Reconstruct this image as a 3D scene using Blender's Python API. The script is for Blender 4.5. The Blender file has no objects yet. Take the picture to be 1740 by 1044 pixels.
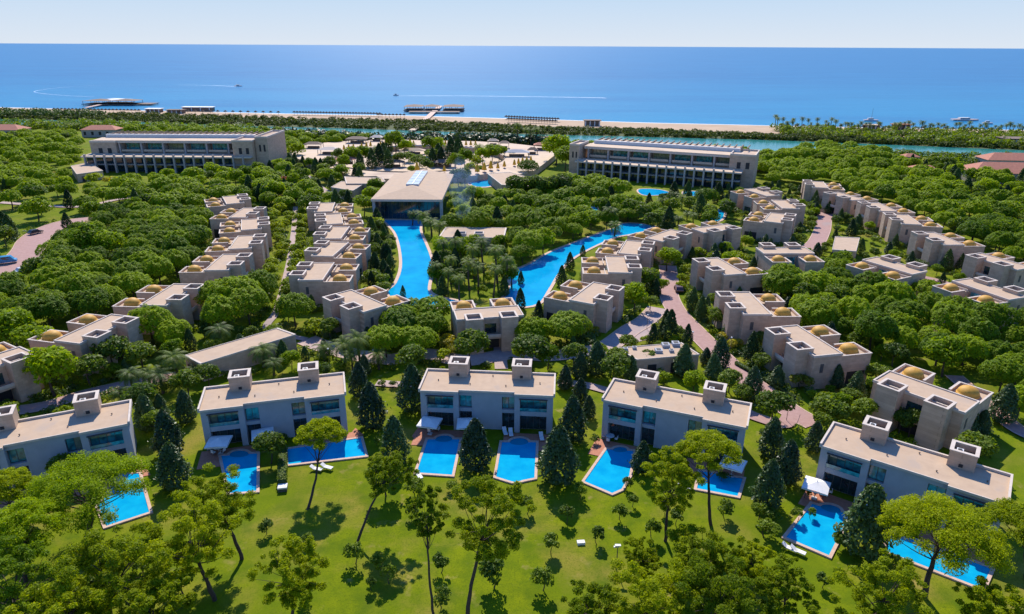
import bpy, math, random
import numpy as np
from math import sin, cos, tan, pi, radians, sqrt, atan2
from mathutils import Vector

# ------------------------------------------------------------------ camera, sky, sun, exposure
S = bpy.context.scene
COL = S.collection
CAM_H = 60.0; PITCH = radians(20.97); ROLL = radians(0.296); FPX = 1160.0
cd = bpy.data.cameras.new('camera'); cam = bpy.data.objects.new('camera', cd); COL.objects.link(cam)
cam.location = (0, 0, CAM_H)
from mathutils import Matrix
cam.rotation_euler = (Matrix.Rotation(pi/2 - PITCH, 3, 'X') @ Matrix.Rotation(ROLL, 3, 'Z')).to_euler()
cd.sensor_width = 36; cd.lens = 36*FPX/1740; cd.clip_start = 1; cd.clip_end = 90000
S.camera = cam
SUN_EL = radians(44); SUN_AZ = radians(-7)           # azimuth from +Y, clockwise
W = bpy.data.worlds.new("World"); S.world = W; W.use_nodes = True
wn = W.node_tree.nodes; wl = W.node_tree.links
sky = wn.new('ShaderNodeTexSky'); sky.sky_type = 'NISHITA'; sky.sun_disc = False
sky.sun_elevation = SUN_EL; sky.sun_rotation = SUN_AZ; sky.altitude = 60
sky.air_density = 1.0; sky.dust_density = 0.2; sky.ozone_density = 2.5
SKY_K = 0.125
wn['Background'].inputs[1].default_value = 1.0
_tn = wn.new('ShaderNodeVectorMath'); _tn.operation = 'MULTIPLY'; _tn.inputs[1].default_value = (.48*SKY_K, .84*SKY_K, 1.42*SKY_K)
wl.new(sky.outputs[0], _tn.inputs[0])
_tc = wn.new('ShaderNodeTexCoord'); _sp = wn.new('ShaderNodeSeparateXYZ'); wl.new(_tc.outputs['Generated'], _sp.inputs[0])
_rp = wn.new('ShaderNodeValToRGB'); _e = _rp.color_ramp.elements          # pale marine haze band low in the sky
_e[0].position = 0.0; _e[0].color = (.53, .585, .655, 1); _e[1].position = .06; _e[1].color = (.41, .53, .67, 1)
_x = _e.new(.3); _x.color = (.12, .36, .66, 1); wl.new(_sp.outputs[2], _rp.inputs[0])
_mr = wn.new('ShaderNodeMapRange'); _mr.inputs[1].default_value = .1; _mr.inputs[2].default_value = .42; wl.new(_sp.outputs[2], _mr.inputs[0])
_mx = wn.new('ShaderNodeMixRGB'); wl.new(_mr.outputs[0], _mx.inputs[0]); wl.new(_rp.outputs[0], _mx.inputs[1]); wl.new(_tn.outputs[0], _mx.inputs[2])
wl.new(_mx.outputs[0], wn['Background'].inputs[0])
sd = bpy.data.lights.new('sun', 'SUN'); sd.energy = 4.6; sd.angle = radians(0.5); sd.color = (1.0, 0.915, 0.79)
sun = bpy.data.objects.new('sun', sd); COL.objects.link(sun)
sdir = Vector((sin(SUN_AZ)*cos(SUN_EL), cos(SUN_AZ)*cos(SUN_EL), sin(SUN_EL)))
sun.rotation_euler = sdir.to_track_quat('Z', 'Y').to_euler(); sun.location = (0, 50, 200)
S.view_settings.view_transform = 'Standard'; S.view_settings.look = 'None'
S.view_settings.gamma = 1; S.view_settings.use_curve_mapping = False
S.view_settings.exposure = 0.45
S.render.engine = 'CYCLES'
S.cycles.max_bounces = 5; S.cycles.diffuse_bounces = 2; S.cycles.transmission_bounces = 3; S.cycles.transparent_max_bounces = 6

rng = random.Random(7)
nr = np.random.default_rng(11)

# ------------------------------------------------------------------ survey: photo position -> place on the ground
_F = Vector((0, cos(PITCH), -sin(PITCH))); _U = Vector((0, sin(PITCH), cos(PITCH))); _R = Vector((1, 0, 0))
_R2 = _R*cos(ROLL) + _U*sin(ROLL); _U2 = _U*cos(ROLL) - _R*sin(ROLL)
def P(x, y, z=0.0):
    d = _R2*((x-870)/FPX) - _U2*((y-522)/FPX) + _F
    t = (z-CAM_H)/d.z
    return Vector((d.x*t, d.y*t, z))
def PX(p):
    v = Vector(p) - Vector((0, 0, CAM_H)); k = v.dot(_F)
    return (870 + FPX*v.dot(_R2)/k, 522 - FPX*v.dot(_U2)/k)

# ------------------------------------------------------------------ materials
MATS = {}
def new_mat(name):
    m = bpy.data.materials.new(name); m.use_nodes = True
    MATS[name] = m
    nt = m.node_tree
    return m, nt, nt.nodes['Principled BSDF']
def surf(name, c, rough=0.8, c2=None, scale=3.0, detail=4, bump=0.0, bscale=20, metallic=0, spec=0.4, mscale=None, c3=None):
    m, nt, b = new_mat(name); N = nt.nodes; L = nt.links
    b.inputs['Roughness'].default_value = rough; b.inputs['Metallic'].default_value = metallic
    b.inputs['Specular IOR Level'].default_value = spec
    c2 = c2 or tuple(v*0.78 for v in c)
    geo = N.new('ShaderNodeNewGeometry')
    n = N.new('ShaderNodeTexNoise'); n.inputs['Scale'].default_value = scale; n.inputs['Detail'].default_value = detail
    n.inputs['Roughness'].default_value = 0.62
    L.new(geo.outputs['Position'], n.inputs['Vector'])
    r = N.new('ShaderNodeValToRGB'); r.color_ramp.elements[0].position = 0.32; r.color_ramp.elements[1].position = 0.68
    r.color_ramp.elements[0].color = (*c2, 1); r.color_ramp.elements[1].color = (*c, 1)
    L.new(n.outputs[0], r.inputs[0]); out = r.outputs[0]
    if c3:
        n2 = N.new('ShaderNodeTexNoise'); n2.inputs['Scale'].default_value = mscale or scale*0.13; n2.inputs['Detail'].default_value = 5
        L.new(geo.outputs['Position'], n2.inputs['Vector'])
        r2 = N.new('ShaderNodeValToRGB'); r2.color_ramp.elements[0].position = 0.56; r2.color_ramp.elements[1].position = 0.7
        mx = N.new('ShaderNodeMixRGB'); L.new(n2.outputs[0], r2.inputs[0]); L.new(r2.outputs[0], mx.inputs[0])
        L.new(out, mx.inputs[1]); mx.inputs[2].default_value = (*c3, 1); out = mx.outputs[0]
    L.new(out, b.inputs['Base Color'])
    if bump:
        nb = N.new('ShaderNodeTexNoise'); nb.inputs['Scale'].default_value = bscale; nb.inputs['Detail'].default_value = 3
        L.new(geo.outputs['Position'], nb.inputs['Vector'])
        bp = N.new('ShaderNodeBump'); bp.inputs['Strength'].default_value = bump; bp.inputs['Distance'].default_value = 0.1
        L.new(nb.outputs[0], bp.inputs['Height']); L.new(bp.outputs[0], b.inputs['Normal'])
    return m
def leaf(name, c, c2, trans=0.35, rough=0.55, spec=0.3, jit=0.5):
    m, nt, b = new_mat(name); N = nt.nodes; L = nt.links
    b.inputs['Roughness'].default_value = rough; b.inputs['Specular IOR Level'].default_value = spec
    geo = N.new('ShaderNodeNewGeometry'); oi = N.new('ShaderNodeObjectInfo')
    n = N.new('ShaderNodeTexNoise'); n.inputs['Scale'].default_value = 0.9; n.inputs['Detail'].default_value = 3
    L.new(geo.outputs['Position'], n.inputs['Vector'])
    # mix factor: per leaf random + clump noise + per tree random
    a1 = N.new('ShaderNodeMath'); a1.operation = 'MULTIPLY_ADD'; a1.inputs[1].default_value = jit; a1.inputs[2].default_value = -jit/2
    L.new(geo.outputs['Random Per Island'], a1.inputs[0])
    a2 = N.new('ShaderNodeMath'); a2.operation = 'ADD'; L.new(a1.outputs[0], a2.inputs[0]); L.new(n.outputs[0], a2.inputs[1])
    a3 = N.new('ShaderNodeMath'); a3.operation = 'MULTIPLY_ADD'; a3.inputs[1].default_value = 0.9; a3.inputs[2].default_value = -0.42
    L.new(oi.outputs['Random'], a3.inputs[0])
    a4 = N.new('ShaderNodeMath'); a4.operation = 'ADD'; a4.use_clamp = True; L.new(a2.outputs[0], a4.inputs[0]); L.new(a3.outputs[0], a4.inputs[1])
    mx = N.new('ShaderNodeMixRGB'); mx.inputs[1].default_value = (*c2, 1); mx.inputs[2].default_value = (*c, 1)
    L.new(a4.outputs[0], mx.inputs[0]); L.new(mx.outputs[0], b.inputs['Base Color'])
    t = N.new('ShaderNodeBsdfTranslucent')
    g = N.new('ShaderNodeMixRGB'); g.blend_type = 'MULTIPLY'; g.inputs[0].default_value = 1; g.inputs[2].default_value = (1.7, 1.6, 0.4, 1)
    L.new(mx.outputs[0], g.inputs[1]); L.new(g.outputs[0], t.inputs[0])
    ms = N.new('ShaderNodeMixShader'); ms.inputs[0].default_value = trans
    L.new(b.outputs[0], ms.inputs[1]); L.new(t.outputs[0], ms.inputs[2]); L.new(ms.outputs[0], N['Material Output'].inputs[0])
    return m
def water(name, c, c2, scale, rough=0.06, bump=0.15, bscale=0.6, spec=0.5, stretch=(1, 1, 1), dist=0.4):
    m, nt, b = new_mat(name); N = nt.nodes; L = nt.links
    b.inputs['Roughness'].default_value = rough; b.inputs['Specular IOR Level'].default_value = spec; b.inputs['IOR'].default_value = 1.33
    geo = N.new('ShaderNodeNewGeometry'); mp = N.new('ShaderNodeMapping'); mp.inputs['Scale'].default_value = stretch
    L.new(geo.outputs['Position'], mp.inputs[0])
    n = N.new('ShaderNodeTexNoise'); n.inputs['Scale'].default_value = scale; n.inputs['Detail'].default_value = 5; n.inputs['Roughness'].default_value = 0.6
    L.new(mp.outputs[0], n.inputs['Vector'])
    r = N.new('ShaderNodeValToRGB'); r.color_ramp.elements[0].position = 0.3; r.color_ramp.elements[1].position = 0.7
    r.color_ramp.elements[0].color = (*c2, 1); r.color_ramp.elements[1].color = (*c, 1)
    L.new(n.outputs[0], r.inputs[0]); L.new(r.outputs[0], b.inputs['Base Color'])
    nb = N.new('ShaderNodeTexNoise'); nb.inputs['Scale'].default_value = bscale; nb.inputs['Detail'].default_value = 5
    L.new(geo.outputs['Position'], nb.inputs['Vector'])
    bp = N.new('ShaderNodeBump'); bp.inputs['Strength'].default_value = bump; bp.inputs['Distance'].default_value = dist
    L.new(nb.outputs[0], bp.inputs['Height']); L.new(bp.outputs[0], b.inputs['Normal'])
    return m, nt, b, r, geo

def stone_wall():
    m = surf('stone', (.60, .43, .30), .85, (.50, .355, .25), 0.6, 5, 0.25, 6)
    nt = m.node_tree; N = nt.nodes; L = nt.links; b = N['Principled BSDF']
    geo = N.new('ShaderNodeNewGeometry'); sep = N.new('ShaderNodeSeparateXYZ'); L.new(geo.outputs['Position'], sep.inputs[0])
    ad = N.new('ShaderNodeMath'); ad.operation = 'ADD'; L.new(sep.outputs[0], ad.inputs[0]); L.new(sep.outputs[1], ad.inputs[1])
    cb = N.new('ShaderNodeCombineXYZ'); L.new(ad.outputs[0], cb.inputs[0]); L.new(sep.outputs[2], cb.inputs[1])
    br = N.new('ShaderNodeTexBrick'); br.inputs['Scale'].default_value = 1.0; br.inputs['Brick Width'].default_value = 1.1; br.inputs['Row Height'].default_value = 0.55
    br.inputs['Mortar Size'].default_value = 0.012; br.inputs['Color1'].default_value = (1, 1, 1, 1); br.inputs['Color2'].default_value = (.84, .83, .82, 1); br.inputs['Mortar'].default_value = (.7, .69, .68, 1)
    L.new(cb.outputs[0], br.inputs['Vector'])
    mx = N.new('ShaderNodeMixRGB'); mx.blend_type = 'MULTIPLY'; mx.inputs[0].default_value = 1
    src = b.inputs['Base Color'].links[0].from_socket
    L.new(src, mx.inputs[1]); L.new(br.outputs['Color'], mx.inputs[2]); L.new(mx.outputs[0], b.inputs['Base Color'])
    return m
M_STONE = stone_wall()
M_WALL = surf('render_wall', (.44, .39, .35), .85, (.38, .33, .295), 0.8, 5, 0.15, 8)
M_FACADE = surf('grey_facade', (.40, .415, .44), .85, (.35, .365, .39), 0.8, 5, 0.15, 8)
M_ROOF = surf('roof_screed', (.51, .37, .245), .9, (.44, .315, .21), 0.7, 6, 0.15, 12, c3=(.42, .32, .235), mscale=0.35)
M_TRIM = surf('parapet_cap', (.62, .53, .44), .85, (.52, .44, .36), 1.5)
M_DOME = surf('dome_copper', (.60, .33, .045), .6, (.47, .23, .03), 2.2, 4, 0.2, 5, spec=0.3, metallic=0.0)
M_DARK = surf('dark_opening', (.03, .03, .035), .6, (.02, .02, .02), 1)
M_METAL = surf('painted_metal', (.7, .7, .68), .5, (.55, .55, .54), 3)
M_CANVAS = surf('white_canvas', (.80, .78, .74), .8, (.7, .69, .66), 2)
M_TERRA = surf('terracotta', (.50, .21, .12), .85, (.38, .15, .09), 2.5, 4, 0.2, 10)
M_COPING = surf('coping_stone', (.62, .44, .34), .8, (.5, .33, .25), 2.5)
M_PATH = surf('paving', (.46, .35, .31), .9, (.37, .27, .245), 1.2, 6, 0.2, 6, c3=(.32, .26, .25), mscale=0.12)
M_ROAD = surf('red_paver_road', (.42, .26, .225), .9, (.34, .20, .175), 1.0, 6, 0.2, 8, c3=(.33, .25, .23), mscale=0.1)
M_PLAZA = surf('plaza_stone', (.60, .46, .32), .85, (.52, .39, .27), 0.25, 6, 0.1, 3, c3=(.40, .29, .21), mscale=0.06)
M_SAND = surf('sand', (.50, .355, .225), .95, (.40, .285, .18), 0.05, 6, 0.2, 1)
M_YELLOW = surf('yellow_canvas', (.75, .42, .03), .8, (.6, .32, .02), 2)
M_THATCH = surf('thatch', (.10, .07, .05), .95, (.05, .035, .03), 3)
M_WOOD = surf('weathered_wood', (.22, .15, .11), .85, (.14, .1, .075), 2)
M_RTILE = surf('red_roof_tiles', (.50, .20, .12), .85, (.36, .14, .09), 1.0, 5)
M_BARK = surf('bark', (.085, .06, .045), .95, (.05, .036, .03), 3, 4, 0.5, 14)
M_PBARK = surf('palm_bark', (.11, .08, .06), .95, (.06, .045, .035), 4, 4, 0.5, 10)
M_FRAME = surf('window_frame', (.10, .10, .10), .5, (.07, .07, .07), 3)
M_GLASSROOF = surf('skylight_glass', (.50, .55, .60), .25, (.40, .45, .50), .5, spec=0.8)
def glass(name, c, c2, sc):
    m = surf(name, c, .08, c2, sc, 2, spec=0.9)
    return m
M_GLASS = glass('window_glass', (.08, .40, .42), (.015, .08, .095), 0.9)
M_CURTAIN = glass('curtained_glass', (.30, .32, .22), (.12, .16, .12), 1.5)
M_GLASS2 = glass('dark_glass', (.02, .06, .07), (.008, .02, .025), 0.8)
M_LOBBY = glass('lobby_glass', (.01, .05, .075), (.004, .016, .025), 0.25)
# foliage
L_PINE = leaf('pine_needles', (.30, .355, .004), (.085, .145, .004), .45, spec=.1)
L_UMB = leaf('stone_pine_needles', (.27, .365, .004), (.065, .135, .004), .42, spec=.1)
L_MAG = leaf('magnolia_leaves', (.085, .145, .030), (.022, .048, .016), .22, .45, .35)
L_CON = leaf('cypress_leaves', (.085, .145, .028), (.020, .045, .014), .22, spec=.15)
L_BROAD = leaf('broad_leaves', (.17, .24, .012), (.05, .10, .010), .4, spec=.2)
L_LIGHT = leaf('light_leaves', (.28, .34, .006), (.12, .19, .006), .42, spec=.15)
L_YEL = leaf('yellow_leaves', (.42, .36, .015), (.18, .20, .015), .4)
L_PALM = leaf('palm_fronds', (.15, .21, .025), (.055, .10, .017), .35, spec=.25)
L_RED = leaf('red_blossom', (.40, .06, .07), (.10, .08, .03), .3)
L_REED = leaf('reeds', (.16, .185, .025), (.04, .07, .013), .3, spec=.1)

# lawn: mown grass with dry patches
def lawn_mat():
    m = surf('lawn', (.185, .225, .002), .95, (.105, .155, .002), 0.35, 7, 0.5, 12)
    nt = m.node_tree; N = nt.nodes; L = nt.links; b = N['Principled BSDF']; b.inputs['Specular IOR Level'].default_value = 0.1
    geo = N.new('ShaderNodeNewGeometry')
    src = b.inputs['Base Color'].links[0].from_socket
    def patch(sc, lo, hi, col, src, amt):
        n2 = N.new('ShaderNodeTexNoise'); n2.inputs['Scale'].default_value = sc; n2.inputs['Detail'].default_value = 6; n2.inputs['Roughness'].default_value = .6
        L.new(geo.outputs['Position'], n2.inputs['Vector'])
        mr = N.new('ShaderNodeMapRange'); mr.inputs[1].default_value = lo; mr.inputs[2].default_value = hi; mr.inputs[4].default_value = amt
        L.new(n2.outputs[0], mr.inputs[0])
        mx = N.new('ShaderNodeMixRGB'); L.new(mr.outputs[0], mx.inputs[0]); L.new(src, mx.inputs[1]); mx.inputs[2].default_value = (*col, 1)
        return mx.outputs[0]
    s = patch(0.085, .48, .66, (.27, .215, .04), src, .85)
    s = patch(5.0, .45, .75, (.055, .085, .003), s, .5)
    s = patch(0.30, .60, .74, (.40, .28, .11), s, .7)
    s = patch(0.6, .60, .78, (.22, .20, .04), s, .5)
    s = patch(2.5, .5, .7, (.07, .11, .003), s, .55)
    s = patch(0.22, .5, .68, (.065, .115, .003), s, .75)
    s = patch(0.045, .5, .62, (.11, .16, .002), s, .6)
    L.new(s, b.inputs['Base Color'])
    return m
M_LAWN = lawn_mat()
M_SOIL = surf('planted_ground', (.075, .095, .02), .95, (.04, .06, .014), 0.8, 6, 0.5, 6)
M_POOL, *_ = water('pool_water', (.006, .40, .62), (.002, .28, .54), .45, .03, .04, 1.6, 0.05)
M_STEP, *_ = water('pool_steps', (.01, .25, .38), (.006, .20, .32), .8, .04, .05, 1.6, .06)
M_CANAL, *_ = water('canal_water', (.006, .37, .60), (.002, .25, .50), 0.16, .04, .05, 1.2, 0.08)
M_LAGOON, *_ = water('lagoon_water', (.04, .24, .20), (.03, .20, .19), 0.03, .15, .2, .5, 0.5)
def sea_mat():
    m, nt, b, r, geo = water('sea_water', (.002, .145, .32), (.001, .100, .25), 0.012, .3, .6, .16, 0.12, (0.25, 1.5, 1), 0.8)
    N = nt.nodes; L = nt.links
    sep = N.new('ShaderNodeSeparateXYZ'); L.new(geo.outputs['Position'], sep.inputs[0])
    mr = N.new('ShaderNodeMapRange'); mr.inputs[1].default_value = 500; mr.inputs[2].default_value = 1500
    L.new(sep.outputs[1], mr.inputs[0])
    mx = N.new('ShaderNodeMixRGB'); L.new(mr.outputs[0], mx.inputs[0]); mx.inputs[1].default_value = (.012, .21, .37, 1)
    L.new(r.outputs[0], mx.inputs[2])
    src = mx.outputs[0]
    for sc, st, lo, hi, col, amt in ((.05, (.25, 1.6, 1), .45, .75, (.02, .24, .42), .5), (.006, (.3, 1.5, 1), .45, .7, (.001, .085, .24), .55), (.35, (.3, 1, 1), .55, .8, (.05, .30, .48), .45)):
        mp = N.new('ShaderNodeMapping'); mp.inputs['Scale'].default_value = st; L.new(geo.outputs['Position'], mp.inputs[0])
        n2 = N.new('ShaderNodeTexNoise'); n2.inputs['Scale'].default_value = sc; n2.inputs['Detail'].default_value = 6; n2.inputs['Roughness'].default_value = .65; L.new(mp.outputs[0], n2.inputs['Vector'])
        m2 = N.new('ShaderNodeMapRange'); m2.inputs[1].default_value = lo; m2.inputs[2].default_value = hi; m2.inputs[4].default_value = amt; L.new(n2.outputs[0], m2.inputs[0])
        m3 = N.new('ShaderNodeMixRGB'); L.new(m2.outputs[0], m3.inputs[0]); L.new(src, m3.inputs[1]); m3.inputs[2].default_value = (*col, 1); src = m3.outputs[0]
    L.new(src, b.inputs['Base Color'])
    return m
M_SEA = sea_mat()

def ORD(k):
    a = ['first', 'second', 'third', 'fourth', 'fifth', 'sixth', 'seventh', 'eighth', 'ninth', 'tenth', 'eleventh', 'twelfth', 'thirteenth', 'fourteenth', 'fifteenth', 'sixteenth', 'seventeenth', 'eighteenth', 'nineteenth', 'twentieth']
    return a[k] if k < 20 else ('thirtieth' if k == 29 else 'twenty-'+a[k-20])
# ------------------------------------------------------------------ mesh helpers
class MB:
    def __init__(s): s.v = []; s.f = []; s.mi = []; s.mats = []
    def m(s, mat):
        if mat not in s.mats: s.mats.append(mat)
        return s.mats.index(mat)
    def box(s, x0, x1, y0, y1, z0, z1, mat, a=0.0, c=(0, 0), skip=()):
        i = len(s.v); k = s.m(mat)
        for z in (z0, z1):
            for (x, y) in ((x0, y0), (x1, y0), (x1, y1), (x0, y1)):
                if a: x, y = c[0] + (x-c[0])*cos(a) - (y-c[1])*sin(a), c[1] + (x-c[0])*sin(a) + (y-c[1])*cos(a)
                s.v.append((x, y, z))
        for n, q in enumerate(((3, 2, 1, 0), (4, 5, 6, 7), (0, 1, 5, 4), (1, 2, 6, 5), (2, 3, 7, 6), (3, 0, 4, 7))):
            s.f.append([i+j for j in q]); s.mi.append(k)
        return s
    def poly(s, pts, mat):
        i = len(s.v); s.v += [tuple(p) for p in pts]; s.f.append(list(range(i, i+len(pts)))); s.mi.append(s.m(mat)); return s
    def prism(s, pts, z0, z1, mat, top=None):
        n = len(pts); i = len(s.v); k = s.m(mat); kt = s.m(top or mat)
        s.v += [(p[0], p[1], z0) for p in pts] + [(p[0], p[1], z1) for p in pts]
        s.f.append([i+j for j in range(n)][::-1]); s.mi.append(k)
        s.f.append([i+n+j for j in range(n)]); s.mi.append(kt)
        for j in range(n): s.f.append([i+j, i+(j+1) % n, i+n+(j+1) % n, i+n+j]); s.mi.append(k)
        return s
    def ring(s, x0, x1, y0, y1, z0, z1, t, mat):      # rectangular wall ring, four butted pieces
        s.box(x0, x1, y0, y0+t, z0, z1, mat); s.box(x0, x1, y1-t, y1, z0, z1, mat)
        s.box(x0, x0+t, y0+t, y1-t, z0, z1, mat); s.box(x1-t, x1, y0+t, y1-t, z0, z1, mat); return s
    def tube(s, pts, rads, mat, n=7):
        i0 = len(s.v); k = s.m(mat)
        for j, (p, r) in enumerate(zip(pts, rads)):
            p = Vector(p); d = (Vector(pts[min(j+1, len(pts)-1)]) - Vector(pts[max(j-1, 0)])).normalized()
            a = d.orthogonal().normalized() if abs(d.z) < .99 else Vector((1, 0, 0)); b = d.cross(a)
            for q in range(n):
                t = 2*pi*q/n; v = p + a*cos(t)*r + b*sin(t)*r; s.v.append(tuple(v))
        for j in range(len(pts)-1):
            for q in range(n):
                s.f.append([i0+j*n+q, i0+j*n+(q+1) % n, i0+(j+1)*n+(q+1) % n, i0+(j+1)*n+q]); s.mi.append(k)
        return s
    def lathe(s, prof, mat, n=16, c=(0, 0)):
        i0 = len(s.v); k = s.m(mat)
        for r, z in prof:
            for q in range(n): s.v.append((c[0]+r*cos(2*pi*q/n), c[1]+r*sin(2*pi*q/n), z))
        for j in range(len(prof)-1):
            for q in range(n):
                s.f.append([i0+j*n+q, i0+j*n+(q+1) % n, i0+(j+1)*n+(q+1) % n, i0+(j+1)*n+q]); s.mi.append(k)
        return s
    def mesh(s, name):
        me = bpy.data.meshes.new(name); me.from_pydata(s.v, [], s.f)
        for m in s.mats: me.materials.append(m)
        me.polygons.foreach_set('material_index', s.mi); me.update(); return me
    def obj(s, name, parent=None, loc=None, rz=0, smooth=False):
        me = s.mesh(name)
        if smooth: me.polygons.foreach_set('use_smooth', [True]*len(me.polygons))
        return put(name, me, parent, loc, rz)
def put(name, me, parent=None, loc=None, rz=0, sc=None):
    o = bpy.data.objects.new(name, me); COL.objects.link(o)
    if parent: o.parent = parent
    if loc is not None: o.location = loc
    o.rotation_euler = (0, 0, rz)
    if sc is not None: o.scale = (sc, sc, sc) if not hasattr(sc, '__len__') else sc
    return o
def tag(o, label, cat, group=None):
    o['label'] = label; o['category'] = cat
    if group: o['group'] = group
    return o
def thing(name, label, cat, loc=(0, 0, 0), rz=0, group=None, sc=None):
    return tag(put(name, None, None, loc, rz, sc), label, cat, group)
def struct(o): o['kind'] = 'structure'; return o
def stuff(o): o['kind'] = 'stuff'; return o
def dup(root, loc, rz, label, group=None, sc=None):
    def rec(o, par):
        c = o.copy(); COL.objects.link(c); c.parent = par
        for ch in o.children: rec(ch, c)
        return c
    r = rec(root, None); r.location = loc; r.rotation_euler = (0, 0, rz); r['label'] = label
    if group: r['group'] = group
    if sc is not None: r.scale = (sc, sc, sc)
    return r

# ------------------------------------------------------------------ the land, sea and water
def W2(pts, z=0): return [P(x, y, z) for x, y in pts]
shore = [(-300, 176), (0, 183), (80, 185), (300, 189.5), (480, 194), (700, 197.5), (950, 204.5), (1100, 209.5), (1300, 214), (1500, 218), (1740, 222), (2100, 229)]
sw = W2(shore, 0)
land = [Vector((-9000, 1150, 0)), Vector((-1200, sw[0].y+40, 0))] + sw + [Vector((2500, 470, 0)), Vector((9000, 300, 0)), Vector((9000, -900, 0)), Vector((-9000, -900, 0))]
struct(MB().poly([(p.x, p.y, 0) for p in land], M_LAWN).obj('ground'))
struct(MB().poly([(-60000, 100, -.5), (60000, 100, -.5), (60000, 80000, -.5), (-60000, 80000, -.5)], M_SEA).obj('sea'))
def sheet(name, px, z, mat): return struct(MB().poly([(p.x, p.y, z) for p in W2(px)], mat).obj(name))
def unzip(top, bot): return top + bot[::-1]
sand_low = [(-300, 188), (0, 192), (300, 196), (520, 203), (700, 206), (950, 216), (1100, 219), (1300, 228), (1500, 234), (1740, 240), (2100, 249)]
sheet('beach', unzip([(x, y) for x, y in shore], sand_low), .06, M_SAND)
bx = [p + Vector((0, 7, 0)) for p in sw]; bl = [p - Vector((0, 1, 0)) for p in sw]
M_SURF = surf('surf_foam', (.62, .66, .66), .6, (.42, .50, .52), .05, 6)
M_WETSAND = surf('wet_sand', (.30, .24, .18), .5, (.25, .2, .15), .05, 6)
struct(MB().poly([(p.x, p.y+1.2+0.5*sin(i*2.1), -.42) for i, p in enumerate(bx[::-1])] + [(p.x, p.y-4, -.44) for p in bl], M_SURF).obj('surf'))
riv_top = [(-300, 199), (0, 203), (200, 207), (430, 215), (600, 219), (860, 228), (1000, 231), (1290, 238), (1500, 246), (1740, 256), (2100, 268)]
riv_bot = [(-300, 212), (0, 215), (230, 219), (430, 227), (650, 238), (870, 240), (1000, 246), (1290, 258), (1500, 264), (1740, 271), (2100, 284)]
sheet('lagoon', unzip(riv_top, riv_bot), .08, M_LAGOON)
sheet('planted_bank', unzip([(x, y-1) for x, y in sand_low], [(x, y) for x, y in riv_top]), .04, M_SOIL)

def line_dist(p, pts):
    best = 1e9
    for a, b in zip(pts[:-1], pts[1:]):
        ab = b-a; t = max(0, min(1, (p-a).dot(ab)/max(ab.dot(ab), 1e-6))); best = min(best, (p-(a+ab*t)).length)
    return best
def inside(p, poly):
    c = False; n = len(poly)
    for i in range(n):
        a, b = poly[i], poly[i-1]
        if (a.y > p.y) != (b.y > p.y) and p.x < (b.x-a.x)*(p.y-a.y)/(b.y-a.y)+a.x: c = not c
    return c
NOTREE_POLY = []      # water and plazas
NOTREE_LINE = []      # roads
FOOT = []             # building footprints (centre, angle, half x, half y, offset)
def smooth_line(pts, n=6):
    out = []
    for i in range(len(pts)-1):
        p0 = pts[max(i-1, 0)]; p1 = pts[i]; p2 = pts[i+1]; p3 = pts[min(i+2, len(pts)-1)]
        for k in range(n):
            t = k/n
            out.append(0.5*((2*p1)+(p2-p0)*t+(2*p0-5*p1+4*p2-p3)*t*t+(3*p1-p0-3*p2+p3)*t**3))
    out.append(pts[-1]); return out
_zc = [0.10]
def path(name, px, w, mat, kerb=True):
    pts = smooth_line([Vector((p.x, p.y)) for p in W2(px)])
    NOTREE_LINE.append((pts, w/2+0.8)); _zc[0] += 0.012; z = _zc[0]
    L_, R_ = [], []
    for i, p in enumerate(pts):
        d = (pts[min(i+1, len(pts)-1)]-pts[max(i-1, 0)]).normalized(); n = Vector((-d.y, d.x))
        L_.append(p+n*w/2); R_.append(p-n*w/2)
    mb = MB()
    for i in range(len(pts)-1):
        mb.poly([(R_[i].x, R_[i].y, z), (R_[i+1].x, R_[i+1].y, z), (L_[i+1].x, L_[i+1].y, z), (L_[i].x, L_[i].y, z)], mat)
        if kerb:
            for A, s in ((L_, 1), (R_, -1)):
                d = (pts[i+1]-pts[i]).normalized(); n = Vector((-d.y, d.x))*s
                a, b = A[i], A[i+1]; a2, b2 = a+n*.22, b+n*.22
                q = [a, b, b2, a2] if s < 0 else [a2, b2, b, a]
                mb.poly([(v.x, v.y, z+.03) for v in q], M_COPING)
    return struct(mb.obj(name))
path('road', [(-90, 495), (-20, 470), (22, 450), (48, 425), (60, 405), (88, 388), (125, 377), (190, 372)], 9, M_ROAD)
path('road', [(1134, 452), (1137, 475), (1136, 500), (1150, 530), (1180, 562), (1218, 600), (1258, 636), (1302, 670), (1348, 702), (1385, 722)], 4.6, M_ROAD)
path('path', [(1118, 524), (1098, 545), (1070, 562), (1030, 590), (985, 600), (930, 606), (860, 604), (790, 614), (720, 602), (660, 612), (600, 603), (552, 590), (520, 578)], 4.6, M_PATH)
path('path', [(848, 575), (850, 605), (852, 628)], 2.6, M_PATH, False)
path('path', [(-60, 705), (20, 700), (80, 690), (140, 672), (190, 660), (240, 650), (300, 640), (350, 640)], 3.2, M_ROAD)
path('path', [(502, 352), (500, 385), (497, 410), (493, 440), (484, 480), (470, 530), (455, 560), (520, 578)], 1.8, M_PATH, False)
path('road', [(1404, 355), (1400, 375), (1396, 395), (1380, 420), (1340, 435), (1290, 430)], 5, M_ROAD)
path('path', [(640, 652), (690, 655), (720, 650)], 2.4, M_PATH, False)
path('path', [(948, 652), (990, 655), (1030, 665)], 2.4, M_PATH, False)
path('path', [(1345, 702), (1332, 722), (1290, 712), (1262, 700)], 2.8, M_ROAD, False)
path('path', [(1620, 640), (1690, 700), (1735, 735), (1800, 760)], 3.0, M_ROAD)
path('path', [(1560, 470), (1620, 490), (1600, 540), (1580, 580)], 2.4, M_ROAD, False)
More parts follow.
